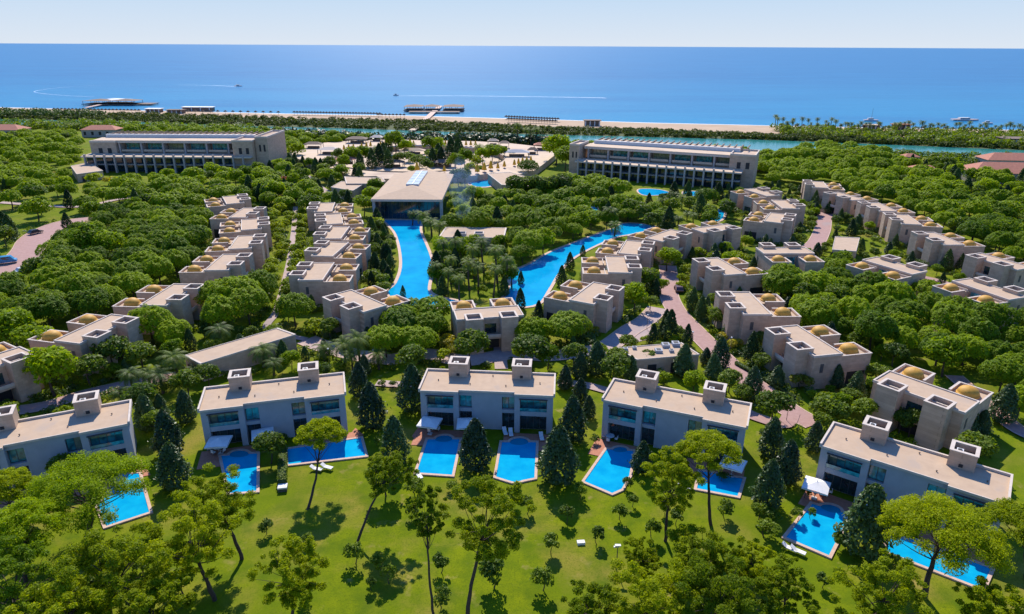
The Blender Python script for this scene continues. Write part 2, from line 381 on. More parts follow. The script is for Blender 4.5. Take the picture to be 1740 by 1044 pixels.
path('path', [(0, 345), (70, 350), (140, 352), (200, 340), (270, 330), (345, 318)], 3.0, M_PATH, False)
path('path', [(520, 300), (560, 330), (610, 330)], 4, M_PATH, False)

# pale forecourt by the villas near the main bend
def court(name, px, mat, z=.35):
    p = W2(px); NOTREE_POLY.append([Vector((v.x, v.y)) for v in p])
    return struct(MB().poly([(v.x, v.y, z) for v in p], mat).obj(name))
court('forecourt', [(1042, 574), (1068, 552), (1100, 532), (1120, 545), (1110, 565), (1100, 578), (1060, 587), (1040, 585)], M_PATH, .07)

west = [(648, 367), (710, 370), (713, 392), (721, 412), (730, 435), (735, 460), (729, 478), (728, 496), (745, 506), (775, 512), (800, 520), (700, 522), (660, 500), (674, 482), (683, 455), (681, 425), (673, 398), (660, 382)]
east = [(864, 466), (900, 450), (935, 430), (985, 410), (1020, 397), (1045, 388), (1062, 380), (1095, 382), (1115, 388), (1075, 398), (1045, 404), (1012, 418), (985, 432), (962, 448), (945, 470), (930, 495), (912, 518), (868, 524), (845, 524), (862, 500), (868, 482)]
def rounded(px):
    pts = [Vector((p.x, p.y)) for p in W2(px)]
    out = []; n = len(pts)
    for i in range(n):
        p0, p1, p2, p3 = pts[i-1], pts[i], pts[(i+1) % n], pts[(i+2) % n]
        for k in range(4):
            t = k/4; out.append(0.5*((2*p1)+(p2-p0)*t+(2*p0-5*p1+4*p2-p3)*t*t+(3*p1-p0-3*p2+p3)*t**3))
    return out
def basin(name, px, mat, label, cat='pool', w=.8, round_=True, ztop=.18):
    pts = rounded(px) if round_ else [Vector((p.x, p.y)) for p in W2(px)]
    a = sum(pts[i-1].x*pts[i].y-pts[i].x*pts[i-1].y for i in range(len(pts)))
    if a < 0: pts = pts[::-1]
    NOTREE_POLY.append(pts); n = len(pts)
    c = sum(pts, Vector((0, 0)))/n
    t = thing(name, label, cat, (c.x, c.y, 0))
    q = [p-c for p in pts]
    MB().poly([(p.x, p.y, ztop-.06) for p in q], mat).obj('water', t)
    o = []
    for i in range(n):
        e1 = (q[i]-q[i-1]).normalized(); e2 = (q[(i+1) % n]-q[i]).normalized()
        n1 = Vector((e1.y, -e1.x)); n2 = Vector((e2.y, -e2.x)); nn = (n1+n2); nn = nn.normalized()/max(.5, nn.length/2)
        o.append(q[i]+nn*w)
    mb = MB()
    for i in range(n):
        j = (i+1) % n
        mb.poly([(q[i].x, q[i].y, ztop), (o[i].x, o[i].y, ztop), (o[j].x, o[j].y, ztop), (q[j].x, q[j].y, ztop)], M_COPING)
        mb.poly([(o[i].x, o[i].y, 0), (o[j].x, o[j].y, 0), (o[j].x, o[j].y, ztop), (o[i].x, o[i].y, ztop)], M_COPING)
        mb.poly([(q[i].x, q[i].y, 0), (q[j].x, q[j].y, 0), (q[j].x, q[j].y, ztop), (q[i].x, q[i].y, ztop)], M_TRIM)
    mb.obj('coping', t)
    return t
basin('ornamental_canal', west, M_CANAL, 'long curving blue pool running from the big glass lobby hall', 'pool', .9)
basin('ornamental_canal', east, M_CANAL, 'diagonal blue pool channel beside the palm island, narrowing toward upper right', 'pool', .9)
basin('garden_pool', [(979, 347), (1012, 350), (1014, 372), (1000, 373), (990, 360)], M_CANAL, 'small blue pool among trees above the diagonal channel', 'pool', .7)
basin('garden_pool', [(1204, 353), (1218, 356), (1230, 362), (1224, 375), (1203, 376)], M_CANAL, 'blue pool with yellow edge behind the right villas, below the right hotel', 'pool', .9)
basin('garden_pool', [(1088, 322), (1120, 323), (1140, 330), (1100, 333), (1086, 328)], M_CANAL, 'left blue pool at the foot of the right hotel', 'pool', .7)
basin('garden_pool', [(1163, 326), (1190, 327), (1187, 333), (1165, 333)], M_CANAL, 'right smaller blue pool at the foot of the right hotel', 'pool', .7)
basin('round_pool', [(820+20*cos(a*pi/6), 312+6.5*sin(a*pi/6)) for a in range(12)], M_CANAL, 'round blue pool with white rim right of the lobby roof', 'pool', 1.5)

# ------------------------------------------------------------------ two storey duplex villas
PANE = [0]
def windows(parent, x0, x1, y, z0, z1, n, mat, depth=.1):
    w = MB(); t = .08
    w.box(x0, x1, y-depth, y, z0, z0+t, M_FRAME); w.box(x0, x1, y-depth, y, z1-t, z1, M_FRAME)
    for i in range(n+1):
        x = x0+(x1-x0-t)*i/n; w.box(x, x+t, y-depth, y, z0+t, z1-t, M_FRAME)
    f = w.obj('window', parent)
    for i in range(n):
        a = x0+(x1-x0-t)*i/n+t; b = x0+(x1-x0-t)*(i+1)/n
        MB().box(a, b, y-depth*.6, y-depth*.2, z0+t, z1-t, M_CURTAIN if (mat is M_GLASS and i == PANE[0] % 5) else mat).obj('pane', f)
    PANE[0] += 1
    return f
def make_duplex(label):
    t = thing('duplex_villa', label, 'villa', group='two storey villas along the lawn')
    w = MB(); X = 10.9; yb = -2.3
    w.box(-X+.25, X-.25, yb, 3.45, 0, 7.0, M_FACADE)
    for s in (-1, 1):
        def bx(xa, xb, *r): 
            a, b = (xa*s, xb*s) if s > 0 else (xb*s, xa*s)
            w.box(a, b, *r)
        # frame unit: outer pier, inner pier, head beam, floor band
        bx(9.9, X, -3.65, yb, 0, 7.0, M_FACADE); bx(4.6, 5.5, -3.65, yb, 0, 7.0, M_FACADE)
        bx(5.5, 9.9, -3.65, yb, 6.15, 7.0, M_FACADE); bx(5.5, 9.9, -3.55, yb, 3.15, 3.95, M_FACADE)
        bx(5.5, 9.9, -3.50, -3.42, 3.95, 4.55, M_GLASS)
        # narrow bay
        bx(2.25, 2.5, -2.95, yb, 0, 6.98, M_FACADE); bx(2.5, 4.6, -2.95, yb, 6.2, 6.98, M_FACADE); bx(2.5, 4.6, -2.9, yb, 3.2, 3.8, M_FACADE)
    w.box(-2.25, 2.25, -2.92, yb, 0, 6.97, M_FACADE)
    w.obj('wall', t)
    for s in (-1, 1):
        a, b = sorted((5.5*s, 9.9*s)); windows(t, a+.02, b-.02, yb-.02, 3.97, 6.13, 4, M_GLASS)
        windows(t, a+.02, b-.02, yb-.02, .1, 3.13, 4, M_GLASS2)
        a, b = sorted((2.5*s, 4.6*s)); windows(t, a+.02, b-.02, yb-.02, 3.82, 6.18, 2, M_GLASS)
        windows(t, a+.02, b-.02, yb-.02, .1, 3.18, 2, M_GLASS2)
        a, b = sorted((5.4*s, 10.0*s)); l = MB()
        for k in range(3): l.box(a, b, -4.02+k*.12, -3.95+k*.12, 6.3, 6.42, M_FRAME)
        l.obj('louvre', t)
    r = MB(); r.box(-X, X, -3.1, 3.5, 7.003, 7.22, M_ROOF)
    for s in (-1, 1):
        a, b = sorted((4.6*s, X*s)); r.box(a, b, -3.78, -3.1, 7.003, 7.22, M_ROOF)
    rf = r.obj('roof', t)
    p = MB(); p.box(-X, X, 3.5, 3.8, 6.9, 7.55, M_TRIM)
    for s in (-1, 1):
        a, b = sorted(((X+.003)*s, (X+.28)*s)); p.box(a, b, -3.78, 3.8, 6.9, 7.55, M_TRIM)
        a, b = sorted((4.6*s, X*s)); p.box(a, b, -3.95, -3.783, 6.95, 7.3, M_TRIM)
    p.box(-4.6, 4.6, -3.27, -3.103, 6.95, 7.3, M_TRIM)
    p.obj('parapet', t)
    for s in (-1, 1):
        c = MB(); cx = 5.4*s; c.ring(cx-1.6, cx+1.6, 1.5, 4.5, 7.2, 9.6, .32, M_STONE)
        c.box(cx-1.28, cx+1.28, 1.82, 4.18, 7.3, 8.7, M_DARK)
        c.ring(cx-1.68, cx+1.68, 1.42, 4.58, 9.6, 9.72, .48, M_TRIM); c.box(cx-1.59, cx+1.59, 3.81, 4.49, 0, 7.19, M_STONE)
        c.box(cx-.25, cx+.25, 1.4, 1.5, 7.5, 7.95, M_DARK)
        co = c.obj('roof_tower', t)
        v = MB(); v.box(cx-.9, cx-.1, 2.3, 3.3, 8.7, 9.35, M_METAL); v.lathe([(.0, 9.37), (.28, 9.37), (.28, 9.42), (0, 9.42)], M_DARK, 10, (cx-.5, 2.8)); v.obj('air_unit', co)
    for x, y in ((-8.5, 0), (-3, -1), (.5, 2.3), (3, -1.2), (8.6, .2)):
        MB().lathe([(.07, 7.22), (.07, 7.4), (.13, 7.4), (.1, 7.48), (0, 7.5)], M_WOOD, 8, (x, y)).obj('vent_pipe', t)
    return t
villa_px = [[(-28, 783), (225, 718), (213.6, 683.7), (-36, 733)], [(340, 697), (588, 668), (584, 636), (345, 662)], [(713, 663.5), (938, 672), (945.6, 638), (727, 629)],
            [(1024.5, 677), (1264.7, 725), (1277, 689), (1046, 648)], [(1392.7, 756), (1698, 854), (1723, 809.6), (1426, 722.7)]]
vn = ['leftmost', 'second from left', 'middle', 'second from right', 'rightmost']
vl = ['leftmost two-storey villa, cut by the left edge behind round pines',
      'two-storey villa second from left, pine tree standing in front of its right half',
      'middle two-storey villa facing two parallel pools', 'two-storey villa second from right, angled, pines hiding its right pool',
      'rightmost and nearest two-storey villa with open white parasol at left corner']
proto = None; DUP = []
LM = []    # landmarks for naming plants: (name, location)
for k, q in enumerate(villa_px):
    w = [P(x, y, 7.22) for x, y in q]
    d = (w[1]-w[0]) + (w[2]-w[3]); ang = atan2(d.y, d.x)
    c = (w[1]+w[2])/2 - Vector((cos(ang), sin(ang), 0))*10.9 if k == 0 else sum(w, Vector())/4
    if k == 0:
        d = w[2]-P(14, 720, 7.22); ang = atan2(d.y, d.x); c = (w[1]+w[2])/2 - Vector((cos(ang), sin(ang), 0))*10.9
    if proto is None: proto = make_duplex(vl[0]); o = proto; o.location = (c.x, c.y, 0); o.rotation_euler = (0, 0, ang)
    else: o = dup(proto, (c.x, c.y, 0), ang, vl[k])
    FOOT.append((Vector((c.x, c.y)), ang, 11.3, 4.6)); DUP.append((Vector((c.x, c.y)), ang))
    LM.append(('the %s two-storey villa' % vn[k], Vector((c.x, c.y))))

# pools of the duplex villas: quads listed house-left, house-right, far-right, far-left
pools = [([(207, 808), (236, 806), (254, 872), (181, 896), (168, 861)], 'shaded pool under the round pine beside the leftmost villa', False),
         ([(376, 776), (437, 772), (436, 836), (391, 840)], 'blue pool left of the flowering tree, before the second villa', True),
         ([(489, 765), (613, 746), (621, 776), (490, 791)], 'wide blue pool behind the lone pine trunk, white coping', False),
         ([(727, 748), (781, 748), (768, 809), (708, 805)], 'left of the two parallel pools before the middle villa', True),
         ([(853, 753), (911, 753), (908, 814), (888, 818), (876, 822), (862, 818), (843, 812)], 'right of the two parallel pools before the middle villa', True),
         ([(1031, 765), (1076, 768), (1069, 810), (1056, 833), (1040, 840), (993, 820)], 'slanted blue pool with rounded end at the second villa from right', True),
         ([(1190, 802), (1262, 815), (1253, 845), (1184, 832)], 'dark shaded pool behind the pine trunks, second villa from right', False),
         ([(1380, 858), (1443, 876), (1408, 946), (1335, 915)], 'large sunlit pool before the rightmost villa, beside white parasol', True),
         ([(1515, 905), (1683, 968), (1668, 1002), (1503, 938)], 'long pool under the big round pine at the lower right', False)]
def pool(q, label, steps):
    pts = W2(q)
    if steps:
        a, b = pts[0], pts[1]; m = (a+b)/2; far = (pts[2]+pts[-1])/2; out = (m-far).normalized(); u = (b-a).normalized(); r = (b-a).length*.27
        arc = [m - u*r*cos(pi*k/8) + out*r*.85*sin(pi*k/8) for k in range(9)]
        pts = [a]+arc+[b]+pts[2:]; foot = [m - u*r*cos(pi*k/8) - out*r*.55*sin(pi*k/8) for k in range(1, 8)][::-1]; stp = arc+foot
    pts = [Vector((p.x, p.y)) for p in pts]
    ar = sum(pts[i-1].x*pts[i].y-pts[i].x*pts[i-1].y for i in range(len(pts)))
    if ar < 0: pts = pts[::-1]
    c = sum(pts, Vector((0, 0)))/len(pts); NOTREE_POLY.append(pts)
    t = thing('swimming_pool', label, 'swimming pool', (c.x, c.y, 0), group='private pools on the lawn')
    n = len(pts); qv = [p-c for p in pts]
    MB().poly([(p.x, p.y, .14) for p in qv], M_POOL).obj('water', t)
    if steps: MB().poly([(p.x-c.x, p.y-c.y, .146) for p in stp[::-1]], M_STEP).obj('steps', t)
    mb = MB(); o = []; w = .42
    for i in range(n):
        e1 = (qv[i]-qv[i-1]).normalized(); e2 = (qv[(i+1) % n]-qv[i]).normalized()
        nn = Vector((e1.y+e2.y, -e1.x-e2.x)); nn = nn.normalized()/max(.55, nn.length/2); o.append(qv[i]+nn*w)
    for i in range(n):
        j = (i+1) % n
        mb.poly([(*qv[i], .22), (*o[i], .22), (*o[j], .22), (*qv[j], .22)], M_COPING)
        mb.poly([(*o[i], 0), (*o[j], 0), (*o[j], .22), (*o[i], .22)], M_COPING)
        mb.poly([(*qv[i], .1), (*qv[j], .1), (*qv[j], .22), (*qv[i], .22)], M_COPING)
    mb.obj('coping', t)
for q in pools: pool(*q)
# terracotta decks between villa and pool
for k, (c, a) in enumerate(DUP):
    for s in (-1, 1):
        if (k, s) in ((4, 1), (1, 1)): ln = 3.5
        else: ln = 5.2
        m = MB(); x0, x1 = sorted((3.0*s, 11.6*s))
        m.box(x0, x1, -3.7-ln, -3.97, 0, .09, M_TERRA)
        o = m.obj('terrace_deck', None, (c.x, c.y, 0), a)
        tag(o, 'dark terracotta deck at the foot of the %s two-storey villa, %s half' % (vn[k], 'right' if s > 0 else 'left'), 'deck')
deckp = [[(1015, 768), (1030, 742), (1040, 765), (1022, 790)], [(218, 812), (240, 782), (256, 808), (236, 812)], [(1366, 868), (1378, 835), (1392, 850), (1378, 872)], [(700, 742), (712, 725), (724, 748), (716, 758)], [(592, 742), (604, 728), (618, 740), (604, 745)]]
for i, q in enumerate(deckp):
    o = MB().prism([(p.x, p.y) for p in W2(q)][::-1], 0, .085, M_TERRA).obj('terrace_deck')
    tag(o, 'sunlit terracotta corner of paving by the ' + ['second villa from right', 'leftmost villa', 'rightmost villa', 'middle villa', 'second villa from left'][i], 'paving')

# parasols: canopy, pole, base, ribs
def make_parasol(label, sz=1.7):
    t = thing('parasol', label, 'parasol', group='open parasols on the villa decks')
    m = MB(); n = 4
    pts = [(sz, -sz), (sz, sz), (-sz, sz), (-sz, -sz)]
    for i in range(4):
        a, b = pts[i], pts[(i+1) % 4]; md = ((a[0]+b[0])/2*.98, (a[1]+b[1])/2*.98)
        m.poly([(*a, 2.35), (*md, 2.42), (0, 0, 3.0)], M_CANVAS); m.poly([(*md, 2.42), (*b, 2.35), (0, 0, 3.0)], M_CANVAS)
        m.poly([(*a, 2.35), (*a, 2.15), (*b, 2.15), (*b, 2.35)], M_CANVAS)
    m.obj('canopy', t)
    MB().tube([(0, 0, 0), (0, 0, 3.15)], [.05, .04], M_METAL, 8).obj('pole', t)
    MB().box(-.35, .35, -.35, .35, .1, .22, M_METAL).obj('base', t)
    for a in range(4):
        d = pi/4+a*pi/2
        MB().tube([(0, 0, 2.93), (sz*1.36*cos(d), sz*1.36*sin(d), 2.33)], [.03, .025], M_FRAME, 5).obj('rib', t)
    return t
pars = [((371, 748), 'white square parasol at left corner of the second villa from left'), ((446, 735), 'parasol between the two decks of the second villa from left'),
        ((730, 715), 'parasol over the left deck of the middle villa'), ((794, 717), 'parasol right of the left pool head, middle villa'),
        ((1246, 785), 'shaded parasol behind pines at the second villa from right'), ((1388, 822), 'bright sunlit parasol at the left corner of the rightmost villa'),
        ((1493, 855), 'parasol beside the dark tree before the rightmost villa'), ((12, 798), 'parasol at the left edge beneath the leftmost villa')]
pp = None
for i, ((x, y), lb) in enumerate(pars):
    c = P(x, y, 2.6); a = DUP[[1, 1, 2, 2, 3, 4, 4, 0][i]][1]+(.1 if i % 2 else -.15)
    if pp is None: pp = make_parasol(lb); pp.location = (c.x, c.y, 0); pp.rotation_euler = (0, 0, a)
    else: dup(pp, (c.x, c.y, 0), a, lb)

# loungers and dining sets on the decks
def make_lounger(label):
    t = thing('sun_lounger', label, 'lounger', group='loungers by the private pools')
    m = MB(); m.box(-.33, .33, -.95, .35, .3, .42, M_CANVAS)
    i = len(m.v); m.obj('mattress', t)
    MB().poly([(-.33, .35, .42), (.33, .35, .42), (.33, .95, .8), (-.33, .95, .8)], M_CANVAS).poly([(-.33, .95, .72), (.33, .95, .72), (.33, .35, .34), (-.33, .35, .34)], M_CANVAS).obj('backrest', t)
    for x in (-.3, .24):
        for y in (-.85, .3): MB().box(x, x+.06, y, y+.06, .0, .3, M_WOOD).obj('leg', t)
    return t
ll = make_lounger('white lounger behind the lone pine trunk on the lawn, left of a pair'); c = P(538, 800); ll.location = c; ll.rotation_euler = (0, 0, 1.3)
def loung(x, y, a, lb): c = P(x, y); dup(ll, (c.x, c.y, .1), a, lb)
loung(556, 798, 1.2, 'white lounger behind the lone pine trunk on the lawn, right of a pair')
loung(1341, 936, .9, 'white lounger below the large sunlit pool, left of a pair'); loung(1355, 941, .9, 'white lounger below the large sunlit pool, right of a pair')
loung(712, 812, .5, 'white lounger at the lower left corner of the left parallel pool')
loung(858, 738, .2, 'left lounger on the shaded deck right of the dark conical tree'); loung(868, 740, .1, 'right lounger on the shaded deck right of the dark conical tree')
loung(1162, 832, 1.2, 'white lounger glimpsed through the pine right of the slanted pool')
loung(920, 747, .1, 'lounger on the deck right of the right parallel pool head')
def make_table(label):
    t = thing('dining_table', label, 'table', group='dining tables on the decks')
    MB().lathe([(0, .72), (.75, .72), (.75, .78), (0, .78)], M_METAL, 14).obj('tabletop', t); MB().tube([(0, 0, .02), (0, 0, .72)], [.06, .05], M_METAL, 6).obj('leg', t)
    return t
def make_chair(label):
    t = thing('garden_chair', label, 'chair', group='chairs around the deck tables')
    MB().box(-.25, .25, -.25, .25, .4, .48, M_CANVAS).obj('seat', t); MB().box(-.25, .25, .2, .27, .48, .95, M_CANVAS).obj('backrest', t)
    for x in (-.23, .18):
        for y in (-.23, .18): MB().box(x, x+.05, y, y+.05, 0, .4, M_FRAME).obj('leg', t)
    return t
tabs = [((372, 768), 'the left parasol of the second villa from left'), ((735, 732), 'the left parasol of the middle villa'), ((1036, 748), 'the left end of the second villa from right'), ((1396, 838), 'the sunlit parasol of the rightmost villa')]
t0 = c0 = None
for (x, y), nm in tabs:
    c = P(x, y)
    if t0 is None: t0 = make_table('round white table below ' + nm); t0.location = (c.x, c.y, .1)
    else: dup(t0, (c.x, c.y, .1), 0, 'round white table below ' + nm)
    for k in range(4):
        a = k*pi/2+.4; lc = (c.x+1.05*sin(a), c.y+1.05*cos(a), .1); lb = 'pale chair at the round table below ' + nm
        if c0 is None: c0 = make_chair(lb); c0.location = lc; c0.rotation_euler = (0, 0, -a)
        else: dup(c0, lc, -a, lb)
        # the four chairs of one table look alike
# bench-like white chest at the end of the hedge
c = P(481, 833)
tag(MB().box(-.6, .6, -.5, .5, 0, .5, M_FRAME).box(-.65, .65, -.55, .55, .503, .75, M_CANVAS).obj('garden_chest', None, (c.x, c.y, 0), .2), 'white-topped dark chest at the near end of the clipped hedge', 'chest')
# lawn lamp with two heads
c = P(1047, 967); t = thing('lawn_lamp', 'slim dark lamp post with white heads on the open lawn', 'lamp post', (c.x, c.y, 0))
MB().tube([(0, 0, 0), (0, 0, 3.5)], [.07, .05], M_FRAME, 8).obj('pole', t); MB().box(-.5, .1, -.12, .12, 3.3, 3.42, M_METAL).obj('lamp_head', t); MB().box(-.35, .35, -.18, .18, 3.5, 3.64, M_METAL).obj('lamp_head', t)
c = P(987, 924); tag(MB().box(-.5, .5, -.3, .3, 0, .35, M_CANVAS).obj('floodlight_box', None, (c.x, c.y, 0), .1), 'small flat white box on the open lawn left of the lamp', 'box')

# ------------------------------------------------------------------ courtyard villas with golden domes
def make_dome_villa(label):
    t = thing('dome_villa', label, 'villa', group='courtyard villas with golden domes')
    w = MB(); H = 6.75
    w.box(.4, 6.2, -7, 7, 0, H, M_STONE)
    # annexes: walls with open patio corner
    for s in (-1, 1):
        def bx(xa, xb, ya, yb, z0, z1, mat):
            a, b = sorted((ya*s, yb*s)); w.box(xa, xb, a, b, z0, z1, mat)
        bx(6.2, 12.6, 6.7, 7, 3.0, 6.4, M_STONE); bx(6.2, 8.0, 6.7, 7, 0, 3.0, M_STONE); bx(11.8, 12.6, 6.7, 7, 0, 3.0, M_STONE)
        bx(12.3, 12.6, 1.9, 6.7, 2.8, 6.4, M_STONE); bx(12.3, 12.6, 1.9, 3.0, 0, 2.8, M_STONE)
        bx(8.2, 12.3, 1.9, 2.2, 0, 6.4, M_STONE)
        bx(6.2, 12.3, 2.2, 6.7, 5.75, 5.95, M_ROOF)
        bx(6.2, 8.2, 2.2, 6.7, 2.8, 5.75, M_STONE)
        bx(6.9, 7.1, 2.2, 6.7, 5.95, 6.45, M_TRIM)
    w.obj('wall', t)
    r = MB(); r.box(.4, 6.2, -7, 7, H+.003, H+.15, M_ROOF); r.obj('roof', t)
    p = MB(); p.ring(.28, 6.32, -7.12, 7.12, H-.1, H+.33, .25, M_TRIM)
    for s in (-1, 1):
        ya, yb = sorted((1.85*s, 7.12*s)); p.box(6.33, 12.7, (6.85 if s > 0 else -7.12), (7.12 if s > 0 else -6.85), 6.4, 6.52, M_TRIM)
        p.box(12.4, 12.7, sorted((1.85*s, 6.85*s))[0], sorted((1.85*s, 6.85*s))[1], 6.4, 6.52, M_TRIM)
        p.box(8.2, 12.4, sorted((1.85*s, 2.25*s))[0], sorted((1.85*s, 2.25*s))[1], 6.4, 6.52, M_TRIM)
    p.obj('parapet', t)
    for s in (-1, 1):
        c = MB(); y = 3.65*s
        c.ring(-2.2, 1.3, y-1.75, y+1.75, 0, 7.7, .35, M_STONE); c.box(-1.8, .9, y-1.35, y+1.35, 0, 6.2, M_DARK)
        c.ring(-2.26, 1.36, y-1.81, y+1.81, 7.7, 7.8, .42, M_TRIM); c.obj('tower', t)
        MB().box(-1.3, -.4, y-.5, y+.5, 6.2, 6.75, M_METAL).obj('air_unit', t)
        d = MB(); R = 1.65
        d.lathe([(R+.1, 5.95), (R+.1, 6.2), (R, 6.22)]+[(R*cos(a*pi/14), 6.22+1.3*sin(a*pi/14)) for a in range(0, 7)]+[(0.02, 7.53)], M_DOME, 20, (9.75, 4.35*s)); d.obj('dome', t, smooth=True)
        MB().box(8.0, 11.8, *(sorted((6.78*s, 6.95*s))), .0, 2.98, M_DARK).obj('opening', t)
        MB().box(2.0, 2.7, *(sorted((7.0*s, 7.04*s))), 3.4, 5.2, M_FRAME).obj('window', t)
    b = MB(); b.box(-1.5, .4, -1.9, 1.9, 2.9, 3.3, M_STONE); b.box(-1.55, -1.4, -1.9, 1.9, 3.303, 3.9, M_TRIM); b.obj('balcony', t)
    MB().box(.34, .4, -1.2, 1.2, 3.5, 5.6, M_GLASS2).obj('window', t)
    MB().box(.33, .4, -1.8, 1.8, .05, 2.85, M_DARK).obj('door', t)
    windows_x(t)
    return t
def windows_x(t):
    m = MB(); 
    for b in ((12.6, 12.66, 3.1, 6.6, .1, 2.7, M_GLASS2), (12.6, 12.66, -6.6, -3.1, .1, 2.7, M_GLASS2), (6.32, 6.38, -1.7, 1.7, .1, 2.7, M_GLASS2), (6.32, 6.38, -1.7, 1.7, 3.6, 5.9, M_GLASS)): MB().box(*b).obj('glazing', t)
DV = [
 # left column, towers right
 ((407, 331), (425, 337), (350, 338), (361, 348), 'farthest domed villa of the left column, beside the hotel wood', 'the farthest domed villa of the left column'),
 ((434, 353), (440, 362), (374, 357), (379, 366), 'second farthest domed villa of the left column', 'the second farthest villa of the left column'),
 ((451, 371), (449, 379), (382, 379), (378, 390), 'third farthest domed villa of the left column', 'the third farthest villa of the left column'),
 ((442, 402), (439, 409), (369, 407), (359, 420), 'fourth farthest domed villa of the left column', 'the fourth farthest villa of the left column'),
 ((417, 433), (402, 447), (339, 439), (321, 453), 'nearest domed villa of the left column, edge of the pine wood', 'the nearest villa of the left column'),
 ((334, 487), (301, 504), (253, 488), (209, 510), 'domed villa standing alone amid pines left of the clipped courtyard', 'the lone domed villa at left'),
 ((215, 544), (162, 566), (134, 540), (88, 564), 'domed villa at far left half hidden by round trees', 'the half hidden domed villa at left'),
 ((33, 615), (-30, 640), (-55, 580), (-110, 605), 'villa cut by the left edge above the leftmost two-storey villa', 'the villa cut by the left edge'),
 # second column, towers left
 ((527, 345), (534, 353), (588, 346), (598, 356), 'farthest domed villa of the column along the curving pool', 'the farthest villa beside the curving pool'),
 ((542, 365), (540, 374), (608, 365), (613, 374), 'second farthest domed villa beside the curving pool', 'the second farthest villa beside the curving pool'),
 ((545, 386), (545, 396), (618, 389), (619, 401), 'third farthest domed villa beside the curving pool', 'the third farthest villa beside the curving pool'),
 ((539, 411), (531, 424), (616, 418), (611, 431), 'fourth farthest domed villa beside the curving pool', 'the fourth farthest villa beside the curving pool'),
 ((509, 449), (506, 463), (597, 452), (598, 469), 'fifth domed villa beside the curving pool, next to nearest', 'the fifth villa beside the curving pool'),
 ((560, 506), (603, 518), (630, 491), (679, 504), 'nearest domed villa at the end of the curving pool, turned diagonally', 'the diagonal villa at the curving pool end'),
 ((803, 536), (865, 534), (785, 514), (856, 511), 'domed villa facing the viewer squarely, centre below the palm island', 'the central domed villa'),
 # right of the diagonal channel
 ((1050, 490), (1022, 504), (976, 481), (937, 496), 'nearest domed villa on the right bank of the diagonal channel', 'the nearest villa on the diagonal channel'),
 ((1079, 438), (1079, 452), (998, 440), (993, 456), 'second domed villa up the right bank of the diagonal channel', 'the second villa up the diagonal channel'),
 ((1109, 412), (1091, 424), (1039, 410), (1018, 423), 'third domed villa up the right bank of the diagonal channel', 'the third villa up the diagonal channel'),
 ((1166, 396), (1138, 403), (1114, 389), (1080, 396), 'fourth domed villa up the right bank of the diagonal channel', 'the fourth villa up the diagonal channel'),
 ((1247, 386), (1211, 390), (1214, 379), (1171, 381), 'fifth and farthest domed villa above the diagonal channel, towers toward viewer', 'the fifth villa above the diagonal channel'),
 ((1195, 443), (1195, 456), (1290, 441), (1278, 455), 'domed villa right of the red road bend, farthest of its three', 'the far villa right of the red road'),
 ((1228, 500), (1251, 518), (1314, 503), (1345, 527), 'domed villa right of the red road, middle of its three', 'the middle villa right of the red road'),
 ((1318, 563), (1360, 586), (1402, 558), (1457, 587), 'domed villa right of the red road, nearest of its three', 'the near villa right of the red road'),
 ((1516, 655), (1600, 680), (1554, 630), (1652, 657), 'domed villa directly behind the rightmost two-storey villa', 'the domed villa behind the rightmost villa'),
 ((1343, 412), (1300, 413), (1400, 442), (1320, 446), 'villa seen from its dome side with towers behind, above the right pine wood', 'the reversed villa above the right wood'),
 ((1569, 446), (1521, 436), (1500, 468), (1440, 455), 'villa mostly hidden behind the crowns of the right pine wood', 'the hidden villa in the right wood'),
 ((1727, 490), (1679, 474), (1668, 508), (1607, 487), 'domed villa at the right edge with domes toward the viewer', 'the domed villa at the right edge'),
 ((1370, 306), (1376, 313), (1423, 312), (1426, 319), 'farthest domed villa of the right outer row', 'the farthest villa of the outer row'),
 ((1409, 328), (1431, 334), (1453, 327), (1481, 336), 'second farthest domed villa of the right outer row', 'the second farthest villa of the outer row'),
 ((1466, 345), (1484, 350), (1519, 348), (1545, 356), 'third farthest domed villa of the right outer row', 'the third farthest villa of the outer row'),
 ((1511, 363), (1520, 372), (1574, 370), (1592, 380), 'fourth farthest domed villa of the right outer row', 'the fourth farthest villa of the outer row'),
 ((1561, 396), (1586, 406), (1627, 399), (1658, 411), 'fifth domed villa of the right outer row', 'the fifth villa of the outer row'),
 ((1660, 435), (1701, 448), (1717, 433), (1745, 445), 'nearest domed villa of the right outer row, touching the right edge', 'the nearest villa of the outer row'),
 ((1305, 319), (1318, 325), (1250, 325), (1271, 333), 'domed villa just below the right hotel, farthest of three', 'the farthest villa below the right hotel'),
 ((1352, 340), (1360, 348), (1290, 342), (1295, 351), 'domed villa below the right hotel, middle of three', 'the middle villa below the right hotel'),
 ((1351, 365), (1330, 372), (1290, 362), (1270, 370), 'domed villa below the right hotel, nearest of three', 'the nearest villa below the right hotel')]
dvp = None
for tA, tB, dA, dB, lb, nm in DV:
    T = (P(*tA, 7.8)+P(*tB, 7.8))/2; D = (P(*dA, 7.0)+P(*dB, 7.0))/2
    a = atan2(D.y-T.y, D.x-T.x)
    # centre between the two fits
    e = ((D-T).length-9.9)*.35; T = T + (D-T).normalized()*e
    if dvp is None: dvp = make_dome_villa(lb); dvp.location = (T.x, T.y, 0); dvp.rotation_euler = (0, 0, a)
    else: dup(dvp, (T.x, T.y, 0), a, lb)
    c = Vector((T.x+5.4*cos(a), T.y+5.4*sin(a))); FOOT.append((c, a, 7.8, 7.3)); LM.append((nm, c))

